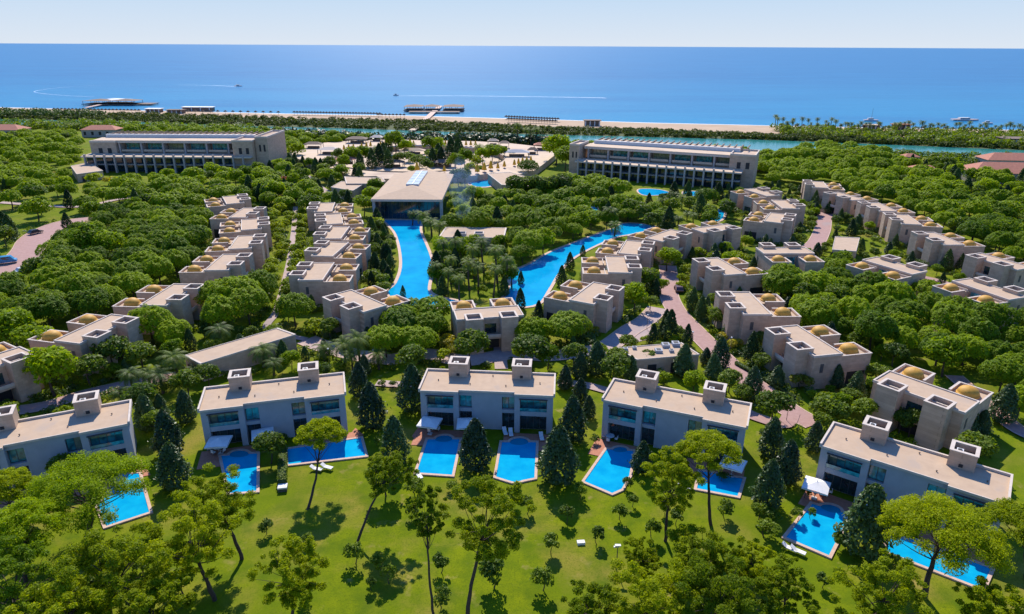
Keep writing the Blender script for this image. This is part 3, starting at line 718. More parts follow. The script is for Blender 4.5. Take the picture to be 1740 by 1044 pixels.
# ------------------------------------------------------------------ low service buildings
def flat_block(px, z, label, name='service_building', items=(), cat='building'):
    p = [Vector((v.x, v.y)) for v in (P(x, y, z) for x, y in px)]
    c = sum(p, Vector((0, 0)))/len(p); q = [v-c for v in p]
    ar = sum(q[i-1].x*q[i].y-q[i].x*q[i-1].y for i in range(len(q)))
    if ar < 0: q = q[::-1]
    t = thing(name, label, cat, (c.x, c.y, 0))
    MB().prism([v*.985 for v in q], 0, z-.25, M_STONE).obj('wall', t)
    MB().prism([v*.985 for v in q], z-.247, z-.12, M_ROOF).obj('roof', t)
    m = MB(); n = len(q)
    for i in range(n):
        a, b = q[i], q[(i+1) % n]; a2, b2 = a*.955, b*.955
        m.poly([(*a, z), (*b, z), (*b2, z), (*a2, z)], M_TRIM); m.poly([(*a, z-.3), (*b, z-.3), (*b, z), (*a, z)], M_TRIM)
        m.poly([(*b2, z-.15), (*a2, z-.15), (*a2, z), (*b2, z)], M_TRIM)
    m.obj('parapet', t)
    for (x, y, w, h, kind) in items:
        v = P(x, y, z); v = Vector((v.x, v.y))-c
        b = MB()
        if kind == 'unit': b.box(v.x-w/2, v.x+w/2, v.y-w/2, v.y+w/2, z-.1, z+h*.6, M_FACADE); b.box(v.x-w*.3, v.x+w*.3, v.y-w*.3, v.y+w*.3, z+h*.6+.002, z+h*.6+.05, M_DARK); b.obj('air_unit', t)
        else: b.ring(v.x-w/2, v.x+w/2, v.y-w/2, v.y+w/2, z-.1, z+h, .3, M_TRIM); b.box(v.x-w/2+.3, v.x+w/2-.3, v.y-w/2+.3, v.y+w/2-.3, z-.1, z+.05, M_DARK); b.obj('light_well', t)
    r = max(v.length for v in q)
    d = (q[1]-q[0]) if (q[1]-q[0]).length > (q[2]-q[1]).length else (q[2]-q[1])
    a = atan2(d.y, d.x); hx = max(abs(v.x*cos(a)+v.y*sin(a)) for v in q); hy = max(abs(-v.x*sin(a)+v.y*cos(a)) for v in q)
    FOOT.append((c, a, hx, hy)); LM.append((label.split(',')[0].replace('long', 'the long', 1) if label.startswith('long') else 'the '+label.split(',')[0], c))
    # a doorway on the side toward the camera
    i = min(range(n), key=lambda k: (q[k]+q[(k+1) % n]).y); A, B = q[i], q[(i+1) % n]; u = (B-A)
    nn = Vector((u.y, -u.x)).normalized()*.06; m = MB()
    for f0, f1 in ((.18, .32), (.55, .68)):
        s0, s1 = A+u*f0, A+u*f1; m.poly([(s0.x+nn.x, s0.y+nn.y, .1), (s1.x+nn.x, s1.y+nn.y, .1), (s1.x+nn.x, s1.y+nn.y, z*.62), (s0.x+nn.x, s0.y+nn.y, z*.62)], M_DARK); m.obj('doorway', t); m = MB()
    return t
flat_block([(312, 604), (340, 618), (503, 568), (472, 557)], 3.9, 'long low stone building, beige flat roof behind palms')
flat_block([(1046, 591), (1082, 611), (1189, 602), (1158, 582)], 3.6, 'low flat-roofed service building, air units on its roof', items=[(1063, 594, .9, .6, 'unit'), (1078, 592, .8, .6, 'unit'), (1119, 597, 1.4, .7, 'unit'), (1131, 588, 1.5, .8, 'unit'), (1148, 586, 1.5, .9, 'unit'), (1141, 597, .9, .6, 'unit')])
flat_block([(757, 386), (861, 387), (857, 404), (745, 403)], 4.5, 'flat-roofed pavilion by the island, two square roof wells', items=[(784, 399, 3.0, .7, 'well'), (814, 399, 3.0, .7, 'well')])
flat_block([(1419, 402), (1461, 404), (1455, 427), (1414, 424)], 5.0, 'small square stone block, bare flat roof above the wood')

# ------------------------------------------------------------------ main lobby hall
def lobby():
    Z = 8.0
    A, B, C_, D_ = P(645, 339, Z), P(761, 340, Z), P(763, 296, Z), P(657, 296, Z)
    c = (A+B+C_+D_)/4; hw = ((B-A).length+(C_-D_).length)/4; y0 = A.y-c.y; y1 = D_.y-c.y
    t = thing('lobby_hall', 'large glass-fronted lobby hall with hipped beige roof at the pool head', 'hall', (c.x, c.y, 0))
    m = MB(); rz = Z+2.2; ya = y0+15
    x0, x1 = -hw, hw
    m.box(x0, x1, y0, y1, Z-.8, Z, M_TRIM)
    r = MB(); a, b, c3, d = (x0, y0, Z+.01), (x1, y0, Z+.01), (x1, y1, Z+.01), (x0, y1, Z+.01)
    ap = (0, ya, rz); bk = (0, y1, rz)
    r.poly([a, b, ap], M_ROOF); r.poly([b, c3, bk, ap], M_ROOF); r.poly([d, a, ap, bk], M_ROOF); r.poly([c3, d, bk], M_ROOF)
    m.obj('eaves', t); r.obj('roof', t)
    s = MB(); s.box(-2.4, 2.4, ya+1, y1-6, rz-.6, rz+.25, M_GLASSROOF); s.box(-.15, .15, ya+1, y1-6, rz+.25, rz+.4, M_METAL)
    for k in range(6): yy = ya+1+(y1-7-ya)*k/5; s.box(-2.45, 2.45, yy, yy+.2, rz+.253, rz+.33, M_METAL)
    s.obj('skylight', t)
    MB().box(x0+1.2, x1-1.2, y0+2.4, y1-.5, 0, Z-.8, M_LOBBY).obj('glass_wall', t)
    for x in (x0+.6, x1-.6): MB().box(x-.5, x+.5, y0+1.6, y0+3, 0, Z-.8, M_FACADE).obj('column', t)
    for i in range(17):
        x = x0+1.3+(x1-x0-2.6)*i/16; MB().box(x-.05, x+.05, y0+2.3, y0+2.38, .1, Z-.8, M_FRAME).obj('mullion', t)
    MB().box(x0+1, x1-1, y0+1.2, y0+2.28, 0, .35, M_PLAZA).obj('threshold', t)
    FOOT.append((Vector((c.x, c.y)), 0, hw, (y1-y0)/2)); LM.append(('the lobby hall', Vector((c.x, c.y))))
lobby()
flat_block([(585, 300), (650, 302), (655, 308), (640, 312), (588, 312)], 5, 'beige terrace roof, stepped left of the lobby hall')
flat_block([(562, 318), (580, 308), (622, 310), (600, 324)], 4.5, 'slanted flat roof, lower left of the lobby hall')
t = flat_block([(828, 295), (865, 292), (936, 312), (925, 318), (852, 314)], 4.2, 'long ribbed roof, right of the round pool')

# ------------------------------------------------------------------ round terrace behind the lobby
tc = P(712, 268, 3); TC = Vector((tc.x, tc.y)); RI = 46
outer = [(490, 252), (535, 244), (600, 239), (650, 236), (720, 239), (800, 240), (860, 243), (925, 250), (945, 262), (925, 278), (905, 292), (880, 297), (840, 293), (800, 300), (766, 304), (766, 299), (655, 299), (650, 304), (600, 300), (570, 290), (545, 282), (500, 268)]
ow = [P(x, y, 3) for x, y in outer]
op = sorted([(atan2(p.y-TC.y, p.x-TC.x), Vector((p.x, p.y))) for p in ow], key=lambda e: e[0])
def outr(a):
    for i in range(len(op)):
        a0, p0 = op[i-1]; a1, p1 = op[i]
        if i == 0: a0 -= 2*pi if a <= a1 else 0; a1 += 0 if a <= op[0][0] else 2*pi
        if a0 <= a <= a1:
            f = (a-a0)/max(a1-a0, 1e-6); return p0.lerp(p1, f)
    return op[0][1]
mb = MB(); nseg = 72; inn = []; out = []
for k in range(nseg):
    a = -pi+2*pi*(k+.5)/nseg; i_ = TC+Vector((cos(a), sin(a)))*RI; o_ = outr(a)
    if (o_-TC).length < RI+6: o_ = TC+Vector((cos(a), sin(a)))*(RI+6)
    inn.append(i_); out.append(o_)
for k in range(nseg):
    j = (k+1) % nseg
    mb.poly([(*inn[k], 3), (*out[k], 3), (*out[j], 3), (*inn[j], 3)], M_PLAZA)
    mb.poly([(*out[k], 0), (*out[j], 0), (*out[j], 3), (*out[k], 3)], M_STONE)
    mb.poly([(*inn[j], 0), (*inn[k], 0), (*inn[k], 3), (*inn[j], 3)], M_STONE)
    mb.poly([(*inn[k], 3), (*(inn[k]+(out[k]-inn[k]).normalized()*.5), 3.5), (*(inn[j]+(out[j]-inn[j]).normalized()*.5), 3.5), (*inn[j], 3)], M_TRIM)
TER = struct(mb.obj('terrace')); NOTREE_POLY.append(out)
struct(MB().poly([(TC.x+RI*.98*cos(2*pi*k/40), TC.y+RI*.98*sin(2*pi*k/40), .3) for k in range(40)], M_PLAZA).obj('sunken_court'))
# closed yellow parasols on the terrace
def make_cp(label):
    t = thing('closed_parasol', label, 'parasol', group='closed yellow parasols on the terrace')
    MB().lathe([(.02, 3.6), (.35, 3.2), (.75, 1.6), (.95, .9), (.8, .8), (.0, .9)], M_YELLOW, 10).obj('canopy', t, smooth=True)
    MB().tube([(0, 0, 0), (0, 0, 3.9)], [.06, .05], M_METAL, 6).obj('pole', t)
    MB().box(-.5, .5, -.5, .5, 0, .18, M_STONE).obj('base', t)
    return t
cps = [(585, 254), (593, 253), (601, 252), (615, 250), (623, 249), (630, 248), (647, 247), (655, 245), (697, 246), (703, 246), (757, 245), (762, 245), (775, 245), (792, 246), (800, 246), (808, 246), (709, 290),
       (797, 296), (811, 293), (823, 290), (834, 287), (846, 286), (857, 283), (874, 280), (881, 278), (888, 276), (895, 275), (902, 274), (783, 295), (755, 291)]
cpp = None
gn = {0: 'left rear of the round terrace', 1: 'rear middle of the round terrace', 2: 'front right of the round terrace'}
for i, (x, y) in enumerate(cps):
    c = P(x, y+3, 3); reg = 0 if i < 8 else (1 if i < 16 else 2)
    lb = ORD(i-[0, 8, 17][reg] if i != 16 else 0) + ' closed yellow parasol from left, ' + gn[reg]
    if i == 16: lb = 'single closed yellow parasol directly behind the lobby roof skylight'
    sc = 1.35 if i in (16, 18, 19, 20, 8) else 1.0
    if cpp is None: cpp = make_cp(lb); cpp.location = (c.x, c.y, 3)
    else: dup(cpp, (c.x, c.y, 3), rng.random(), lb, sc=sc)
# little kiosks on the terrace
def kiosk(x, y, w, d, h, label, mat=M_THATCH, z=3, name='kiosk'):
    c = P(x, y, z); t = thing(name, label, 'kiosk', (c.x, c.y, z))
    for sx in (-1, 1):
        for sy in (-1, 1): MB().box(sx*(w/2-.4)-.12, sx*(w/2-.4)+.12, sy*(d/2-.4)-.12, sy*(d/2-.4)+.12, 0, h, M_WOOD).obj('post', t)
    m = MB(); a = [(-w/2, -d/2, h), (w/2, -d/2, h), (w/2, d/2, h), (-w/2, d/2, h)]; ap1 = (-w*.2, 0, h+1.4); ap2 = (w*.2, 0, h+1.4)
    m.poly([a[0], a[1], ap2, ap1], mat); m.poly([a[1], a[2], ap2], mat); m.poly([a[2], a[3], ap1, ap2], mat); m.poly([a[3], a[0], ap1], mat); m.poly(a[::-1], mat); m.obj('roof', t)
    MB().box(-w*.3, w*.3, -d*.2, d*.2, 0, 1.1, M_WOOD).obj('counter', t)
kiosk(607, 243, 13, 8, 2.6, 'wide brown-roofed pavilion at the rear left of the round terrace', M_WOOD)
kiosk(533, 252, 11, 6, 2.4, 'brown-roofed pavilion at the far left of the round terrace', M_WOOD)
kiosk(857, 252, 6, 6, 3, 'small brown kiosk at the right rear of the round terrace', M_WOOD)
kiosk(838, 247, 7, 4, 2.6, 'pale canopy right of the rear parasols on the terrace', M_PLAZA)
kiosk(921, 255, 10, 6, 3, 'red-roofed open kiosk beside the right hotel', M_RTILE)
kiosk(934, 243, 12, 6, 3, 'pinkish roofed shelter by the lagoon, left of right hotel', M_RTILE, 0)
kiosk(700, 262, 16, 5, 2.2, 'long pale canopy in the middle of the sunken court', M_PLAZA, .3)
kiosk(668, 284, 12, 6, 2.6, 'brown canopy at the front left of the sunken court', M_WOOD, .3)
kiosk(755, 284, 12, 6, 2.6, 'dark canopy at the front right of the sunken court', M_WOOD, .3)
kiosk(560, 262, 12, 7, 2.6, 'small beige canopy at the left side of the round terrace', M_TRIM)
kiosk(878, 266, 14, 6, 2.4, 'long grey canopy at the right side of the round terrace', M_FACADE)
kiosk(905, 262, 6, 4, 2.4, 'low brown bar at the right side of the round terrace', M_WOOD)
kiosk(640, 240, 8, 5, 2.4, 'beige canopy at the rear edge of the round terrace', M_TRIM)
kiosk(588, 279, 11, 7, 2.6, 'dark red awning pavilion left of the sunken court', M_RTILE)

# ------------------------------------------------------------------ two hotels
def hotel(name, label, ledge, Hs, ends, ncol, npier, col=M_STONE):
    zl = 8.0
    A, B = P(*ledge[0], zl), P(*ledge[1], zl); d = B-A; L = d.length; a = atan2(d.y, d.x)
    t = thing(name, label, 'hotel', (A.x, A.y, 0), a)
    u = MB(); u.box(0, L, 4.0, 34, 0, zl-.6, M_LOBBY); u.obj('lower_glazing', t)
    MB().box(0, L, 1.2, 5.5, 3.6, 4.0, M_WALL).obj('floor_slab', t)
    r = MB(); r.box(-.5, L+.5, 0, 9.5, zl-.6, zl, M_TRIM); r.poly([(-.5, 0, zl+.004), (L+.5, 0, zl+.004), (L+.5, 9.5, zl+.25), (-.5, 9.5, zl+.25)], M_PLAZA); r.obj('terrace_roof', t)
    for i in range(ncol):
        x = L*(i+.3)/ncol; MB().box(x-.35, x+.35, -.35, .9, 0, zl+.9, M_WALL).obj('pier', t)
    up = MB(); up.box(2, L-2, 15, 32, zl-.6, Hs-1.2, M_STONE); up.box(2, L-2, 14.5, 15, zl-.6, zl+1.3, M_PLAZA); up.obj('upper_storey', t)
    for i in range(npier+1):
        x = 3+(L-6)*i/npier
        MB().box(x-.4, x+.4, 10.2, 15, zl-.6, Hs-1.2, M_WALL).obj('pier', t)
    nb = npier*2
    for i in range(npier):
        x0 = 3+(L-6)*i/npier+.8; x1 = 3+(L-6)*(i+1)/npier-.8
        MB().box(x0, x1, 10.3, 10.6, zl+1.0, zl+2.0, M_PLAZA).obj('balcony', t)
        w = MB(); w.box(x0+.6, x1-.6, 14.3, 14.48, zl+1.4, Hs-1.9, M_GLASS if i % 3 else M_CURTAIN)
        for q in range(5): xx = x0+(x1-x0)*q/4; w.box(xx-.06, xx+.06, 14.2, 14.28, zl+1.4, Hs-1.5, M_FRAME)
        w.obj('window', t)
    rf = MB(); rf.box(1, L-1, 9.8, 30, Hs-1.2, Hs-.1, M_TRIM); rf.poly([(1, 9.9, Hs), (L-1, 9.9, Hs), (L-1, 19, Hs+.3), (1, 19, Hs+.3)], M_PLAZA)
    rf.box(3, L-3, 19.2, 20.6, Hs, Hs+1.9, M_METAL); rf.box(3, L-3, 20.7, 30, Hs, Hs+1.5, M_ROOF); rf.obj('roof', t)
    pg = MB()
    for i in range(int(L/3)): x = 4+i*3; pg.box(x, x+.5, 22, 34, Hs+1.6, Hs+2.0, M_WOOD)
    pg.obj('pergola', t)
    for e_ in ends:
        if e_[0] == 'R': x0, x1, y0, y1, h = L+e_[1], L+e_[2], *e_[3:]
        else: x0, x1, y0, y1, h = e_
        m = MB(); m.box(x0, x1, y0, y1, 0, h, col); m.ring(x0-.1, x1+.1, y0-.1, y1+.1, h, h+.8, .5, M_TRIM)
        e = m.obj('end_tower', t)
        for q in range(2): MB().box(x0+(x1-x0)*(.3+.35*q), x0+(x1-x0)*(.45+.35*q), y0-.06, y0, h*.6, h*.8, M_DARK).obj('window', e)
    c = A+d/2; n = Vector((-sin(a), cos(a))); FOOT.append((Vector((c.x, c.y))+n*17, a, L/2+8, 18))
    return t, A, a, L
h2 = hotel('hotel', 'long terraced hotel at right with stepped roofs and stone piers above the pools', [(978, 274), (1258, 294)], 14, [(-5, 0, 5, 20, 14.6), ('R', -6, 5, 8, 26, 14.2)], 18, 7)
L2 = h2[3]
h1 = hotel('hotel', 'long terraced hotel at left rising behind the pine wood', [(138, 266), (424, 267.5)], 14.5, [(0, 13, 9, 22, 13.5), ('R', -9, 1, 3, 26, 15.0), ('R', 1.3, 7.5, 6, 34, 16.5)], 17, 7)
LM.append(('the left hotel', Vector((h1[1].x+50, h1[1].y)))); LM.append(('the right hotel', Vector((h2[1].x+40, h2[1].y))))
kiosk(1283, 290, 14, 14, 3.5, 'stepped pale terraces at the right end of the right hotel', M_PLAZA, 0, 'pavilion')
flat_block([(120, 282), (150, 276), (175, 290), (130, 296)], 4, 'pale low wing, at left foot of the left hotel')
def red_house(x, y, w, d, h, a, label):
    c = P(x, y); LM.append(('the '+label.replace(', ', ' ').split(' at ')[0].split(' half')[0].split(' among')[0].split(' amid')[0].split(' with')[0]+(' by the left hotel' if 'behind the left' in label else ''), Vector((c.x, c.y)))); t = thing('red_roofed_house', label, 'house', (c.x, c.y, 0), a)
    MB().box(-w/2+.6, w/2-.6, -d/2+.6, d/2-.6, 0, h, M_WALL).obj('wall', t)
    m = MB(); A = [(-w/2, -d/2, h), (w/2, -d/2, h), (w/2, d/2, h), (-w/2, d/2, h)]; e1 = (-w/2+d*.45, 0, h+d*.22); e2 = (w/2-d*.45, 0, h+d*.22)
    m.poly([A[0], A[1], e2, e1], M_RTILE); m.poly([A[1], A[2], e2], M_RTILE); m.poly([A[2], A[3], e1, e2], M_RTILE); m.poly([A[3], A[0], e1], M_RTILE); m.obj('roof', t)
    for k in range(max(2, int(w/5))): x0 = -w/2+2+k*5; MB().box(x0, x0+1.6, -d/2+.55, -d/2+.6, h*.3, h*.75, M_DARK).obj('window', t)
    FOOT.append((Vector((c.x, c.y)), a, w/2+1, d/2+1))
red_house(1720, 286, 34, 14, 5, -.1, 'farther long red-tiled house at right, one of two')
red_house(1715, 308, 44, 18, 5, -.1, 'nearer long red-tiled house at right, one of two')
red_house(1565, 302, 15, 10, 4, -.2, 'small red-roofed house amid trees right of the wood')
red_house(1543, 278, 9, 7, 4, 0, 'tiny red-roofed house half hidden beyond the right wood')
red_house(14, 232, 26, 14, 5, 0, 'red-tiled house among pines at the far left')
red_house(176, 232, 24, 12, 5, .05, 'red-tiled house with pale walls behind the left hotel')

# ------------------------------------------------------------------ plants: leaf-cloud meshes
def leaf_cloud(pos, nrm, size, mat, name, jitter=.7, asp=.55):
    n = len(pos)
    nv = nrm + np.array([0, 0, .55]) + nr.normal(0, jitter, (n, 3)); nv /= np.linalg.norm(nv, axis=1)[:, None]
    up = nr.normal(0, 1, (n, 3)); a = np.cross(nv, up); a /= np.linalg.norm(a, axis=1)[:, None]; b = np.cross(nv, a)
    s = size*(.6+.8*nr.random((n, 1)))
    q = np.stack([pos-a*s, pos-b*s*asp, pos+a*s, pos+b*s*asp], 1)     # diamond leaf
    return q.reshape(-1, 3)
def quads_mesh(name, verts, mat, extra=None):
    n = len(verts)//4; me = bpy.data.meshes.new(name)
    ev = np.zeros((0, 3)); ef = []
    if extra: ev = np.array(extra.v); ef = extra.f
    allv = np.vstack([verts, ev]) if len(ev) else verts
    me.vertices.add(len(allv)); me.vertices.foreach_set('co', allv.astype(np.float32).ravel())
    nl = n*4+sum(len(f) for f in ef); me.loops.add(nl)
    li = np.arange(n*4)
    if ef: li = np.concatenate([li, np.array([i+n*4 for f in ef for i in f])])
    me.loops.foreach_set('vertex_index', li.astype(np.int32))
    me.polygons.add(n+len(ef)); ls = list(range(0, n*4, 4)); k = n*4
    for f in ef: ls.append(k); k += len(f)
    me.polygons.foreach_set('loop_start', ls)
    me.materials.append(mat)
    if extra:
        for m in extra.mats: me.materials.append(m)
        me.polygons.foreach_set('material_index', [0]*n+[i+1 for i in extra.mi])
    me.update(calc_edges=True); me.validate(); return me
def puffs(centers, radii, per, size, flat=1.0, up=.0, shell=.35):
    P_, N_ = [], []
    tot = sum(r*r for r in radii)
    for c, r in zip(centers, radii):
        k = max(6, int(per*r*r/tot)); d = nr.normal(0, 1, (k, 3)); d[:, 2] = d[:, 2]+up; d /= np.linalg.norm(d, axis=1)[:, None]
        rr = r*(1-shell*nr.random((k, 1))**1.5); p = d*rr; p[:, 2] *= flat
        P_.append(np.array(c)+p); N_.append(d)
    return np.vstack(P_), np.vstack(N_)
def umb_crown(R, Hc, z0, n, size, seed, npuff=26):          # stone pine: broad lumpy dome with a flat underside
    global nr; nr = np.random.default_rng(seed)
    a = nr.random(n)*2*pi; u = nr.random(n)**.5; ph = nr.random(6)*6.28
    lob = 1+.10*np.sin(a*2+ph[0])+.07*np.sin(a*3+ph[1])+.05*np.sin(a*7+ph[2])
    x = R*u*lob*np.cos(a); y = R*u*lob*np.sin(a); top = np.sqrt(np.maximum(0, 1-u**2.6))
    fx = x/R*4.6; fy = y/R*4.6
    bump = .16*np.sin(fx*1.9+ph[3]+np.sin(fy*1.3))*np.sin(fy*1.9+ph[4]+np.sin(fx*1.1))+.08*np.sin(fx*4.3+ph[5])*np.sin(fy*4.1)
    z = z0+Hc*(.12+.88*top)*(1+bump*.9); under = nr.random(n) < .16
    z = np.where(under, z0+Hc*.15*nr.random(n)+Hc*.1*top, z-Hc*.22*nr.random(n)**2.2)
    p = np.stack([x, y, z], 1)+nr.normal(0, .05, (n, 3))
    nn = np.stack([x/R*(.35+u**3*1.6), y/R*(.35+u**3*1.6), .35+.8*top], 1); nn[under] *= -1
    nn[:, 0] += -.7*np.cos(fx*1.9+ph[3])*np.sin(fy*1.9+ph[4]); nn[:, 1] += -.7*np.sin(fx*1.9+ph[3])*np.cos(fy*1.9+ph[4])
    nn /= np.linalg.norm(nn, axis=1)[:, None]
    return leaf_cloud(p, nn, size, None, '', .38)
def conic_crown(R, H, z0, n, size, seed, power=.75, rag=.12):
    global nr; nr = np.random.default_rng(seed)
    t = nr.random(n)**.85; a = nr.random(n)*2*pi; prof = (1-t)**power*(.55+.45*np.minimum(1, t*5))
    lob = 1+rag*np.sin(a*3+t*9+seed)+rag*np.sin(a*7-t*23)+rag*.8*nr.normal(size=n)
    r = R*prof*lob*(1-.3*nr.random(n)**2)+.05
    p = np.stack([r*np.cos(a), r*np.sin(a), z0+H*t], 1); nn = np.stack([np.cos(a), np.sin(a), .5+0*a], 1)
    return leaf_cloud(p, nn, size, None, '')
def ball_crown(R, H, z0, n, size, seed, npuff=14, pr=.42):
    global nr; nr = np.random.default_rng(seed); C_, Rd = [], []
    for k in range(npuff):
        d = nr.normal(size=3); d /= np.linalg.norm(d); d[2] = abs(d[2])*1.0-.25; f = .62
        C_.append((d[0]*R*f, d[1]*R*f, z0+H*.5+d[2]*H*.55*f)); Rd.append(R*pr*(.75+.5*nr.random()))
    p, nn = puffs(C_, Rd, n, size, min(1, H/R/1.8), .3); return leaf_cloud(p, nn, size, None, '')
def limb(mb, a, b, r0, r1, bow=.0, n=5):
    a = Vector(a); b = Vector(b); s = (b-a).orthogonal().normalized()
    pts = [a.lerp(b, k/n)+s*bow*sin(pi*k/n) for k in range(n+1)]; mb.tube(pts, [r0+(r1-r0)*k/n for k in range(n+1)], M_BARK, 6)
    return mb

SPEC = {}   # kind -> list of (crown mesh, trunk mesh, joined far mesh)
def species(kind, variants): SPEC[kind] = variants
def trunk_mb(h, r, spread, n=5, seed=0, R=1.0):
    q = random.Random(seed); m = MB(); limb(m, (0, 0, -.2), (q.uniform(-.3, .3), q.uniform(-.3, .3), h), r, r*.6, .15)
    for k in range(n):
        a = 2*pi*k/n+q.random(); limb(m, (0, 0, h*.93), (cos(a)*spread, sin(a)*spread, h+spread*.45), r*.5, r*.15, .1, 3)
    return m
def var(kind, cv, mat, tm): 
    cm = quads_mesh(kind+'_crown', cv, mat); SPEC.setdefault(kind, []).append((cm, tm.mesh(kind+'_trunk'), cv, mat))
for s in range(5):
    var('umbrella_pine', umb_crown(4.0+.3*(s % 3), 3.3+.2*(s % 2), 3.6, 5200, .22, 100+s), L_UMB, trunk_mb(3.9, .22, 2.0, 5, s))
for s in range(3):
    var('far_pine', umb_crown(4.3, 3.3, 3.4, 1900, .38, 200+s, 16), L_UMB, trunk_mb(3.6, .25, 2.0, 3, s))
for s in range(4):
    var('magnolia', conic_crown(2.35, 6.4, .4, 4200, .20, 300+s, .62), L_MAG, trunk_mb(3, .16, .8, 3, s))
for s in range(3):
    var('cypress', conic_crown(2.1, 6.2, .3, 2400, .21, 320+s, .68, .1), L_CON, trunk_mb(3, .15, .5, 3, s))
for s in range(4):
    var('round_tree', ball_crown(2.6, 3.8, 1.6, 1900, .24, 400+s), L_BROAD, trunk_mb(2.4, .15, 1.2, 4, s))
for s in range(2):
    var('dark_round_tree', ball_crown(3.2, 5.0, 1.6, 2600, .26, 440+s, 16), L_UMB, trunk_mb(3, .18, 1.4, 4, s))
for s in range(3):
    var('light_bush', ball_crown(2.0, 2.4, .5, 900, .22, 420+s), L_LIGHT, trunk_mb(1.2, .1, .7, 3, s))
for s in range(3):
    var('shrub', ball_crown(1.1, 1.5, .35, 520, .14, 460+s, 9), L_BROAD, trunk_mb(.8, .07, .4, 3, s))
for s in range(2):
    var('yellow_bush', ball_crown(1.5, 1.9, .3, 700, .17, 470+s), L_YEL, trunk_mb(.9, .08, .5, 3, s))
var('red_tree', ball_crown(3.2, 3.4, 1.2, 900, .32, 480), L_RED, trunk_mb(2, .15, 1, 3, 1))
for s in range(4):
    var('pine_sapling', ball_crown(1.15, 2.2, .5, 620, .16, 340+s, 12, .34), L_BROAD, trunk_mb(1.2, .06, .4, 3, s))
# palms
def palm(h, nf, ln, seed):
    q = random.Random(seed); tm = MB()
    tm.tube([(0, 0, -.2), (.05*h, 0, h*.4), (.07*h, .02*h, h*.75), (.06*h, .03*h, h)], [.30, .24, .22, .30], M_PBARK, 9)
    tx, ty = .06*h, .03*h; V = []
    for k in range(nf):
        a = 2.399*k+q.random()*.3; el = 1.15-1.6*(k/nf)**1.1; L = ln*q.uniform(.85, 1.1); ns = 11; pts = []; p = Vector((tx, ty, h)); e = el
        for j in range(ns+1):
            pts.append(p.copy()); p = p+Vector((cos(a)*cos(e), sin(a)*cos(e), sin(e)))*(L/ns); e -= .165
        for j in range(ns):
            p0, p1 = pts[j], pts[j+1]; d = (p1-p0).normalized(); sd_ = Vector((-sin(a), cos(a), 0)); dn = sd_.cross(d)*-1
            w = .62*sin(pi*min(.97, (j+.9)/(ns+.5)))**.6*ln/3.2
            V += [p0-sd_*.03, p1-sd_*.03, p1+sd_*.03, p0+sd_*.03]
            for sgn in (-1, 1):
                for h_ in (0, .5):
                    b0 = p0.lerp(p1, h_); b1 = p0.lerp(p1, h_+.34); tp = b0+sd_*sgn*w+d*w*.55-Vector((0, 0, 1))*w*.38
                    V += [b0, b1, tp+(b1-b0)*.25, tp]
    return np.array([tuple(v) for v in V]), tm
for s, (h, nf, ln) in enumerate(((4.2, 30, 3.2), (5.2, 32, 3.4), (3.4, 28, 3.0))):
    cv, tm = palm(h, nf, ln, s); var('palm_tree', cv, L_PALM, tm)
for s, (h, nf, ln) in enumerate(((8.5, 26, 3.0), (7.5, 24, 2.8))):
    cv, tm = palm(h, nf, ln, 9+s); var('tall_palm', cv, L_PALM, tm)
for k_ in list(SPEC):
    pass
FARM = {}
def joined(kind, i):
    key = (kind, i)
    if key not in FARM:
        cm, tm, cv, mat = SPEC[kind][i]
        mb = MB(); src = tm; mb.v = [tuple(v.co) for v in src.vertices]; mb.f = [list(p.vertices) for p in src.polygons]; mb.mi = [0]*len(mb.f); mb.mats = [src.materials[0]]
        FARM[key] = quads_mesh(kind, cv, mat, mb)
    return FARM[key]
NAMES = {'umbrella_pine': ('umbrella_pine', 'stone pine'), 'far_pine': ('umbrella_pine', 'stone pine'), 'magnolia': ('magnolia_tree', 'tree'), 'cypress': ('conifer_tree', 'tree'), 'round_tree': ('broadleaf_tree', 'tree'),
         'dark_round_tree': ('round_tree', 'tree'), 'light_bush': ('bush', 'bush'), 'shrub': ('shrub', 'shrub'), 'yellow_bush': ('yellow_bush', 'bush'), 'red_tree': ('flowering_tree', 'tree'), 'palm_tree': ('palm_tree', 'palm'), 'tall_palm': ('palm_tree', 'palm'), 'pine_sapling': ('young_tree', 'sapling')}
ADJ = {'umbrella_pine': 'dense umbrella pine', 'far_pine': 'distant umbrella pine', 'magnolia': 'dark glossy conical magnolia', 'cypress': 'dark conical evergreen', 'round_tree': 'leafy green tree', 'dark_round_tree': 'broad dark round tree',
       'light_bush': 'bright green bush', 'shrub': 'small green shrub', 'yellow_bush': 'golden yellow bush', 'red_tree': 'red flowering tree', 'palm_tree': 'feathery palm', 'tall_palm': 'tall slim palm', 'pine_sapling': 'small staked sapling'}
PLANTED = []   # (obj, text, distance) awaiting their own wording
PPOS = []
def plant(kind, x, y, s=1.0, label=None, group=None, z=0.0, i=None, sz=None, wood=None):
    i = rng.randrange(len(SPEC[kind])) if i is None else i % len(SPEC[kind]); cm, tm, _, _ = SPEC[kind][i]
    nm, cat = NAMES[kind]; rz = rng.uniform(0, 6.28); sc = (s*rng.uniform(.93, 1.07), s*rng.uniform(.93, 1.07), s*(sz or rng.uniform(.92, 1.08)))
    near = y < 215
    if near:
        r = put(nm, None, None, (x, y, z), rz, sc); put('trunk', tm, r); put('crown', cm, r)
    else: r = put(nm, joined(kind, i), None, (x, y, z), rz, sc)
    r['category'] = cat
    if label: r['label'] = label
    else: PLANTED.append((r, kind, Vector((x, y)), wood))
    if group: r['group'] = group
    PPOS.append((x, y, s*2.0)); return r
def at(kind, px, py, zc, s=1.0, **k): 
    c = P(px, py, zc); return plant(kind, c.x, c.y, s, **k)

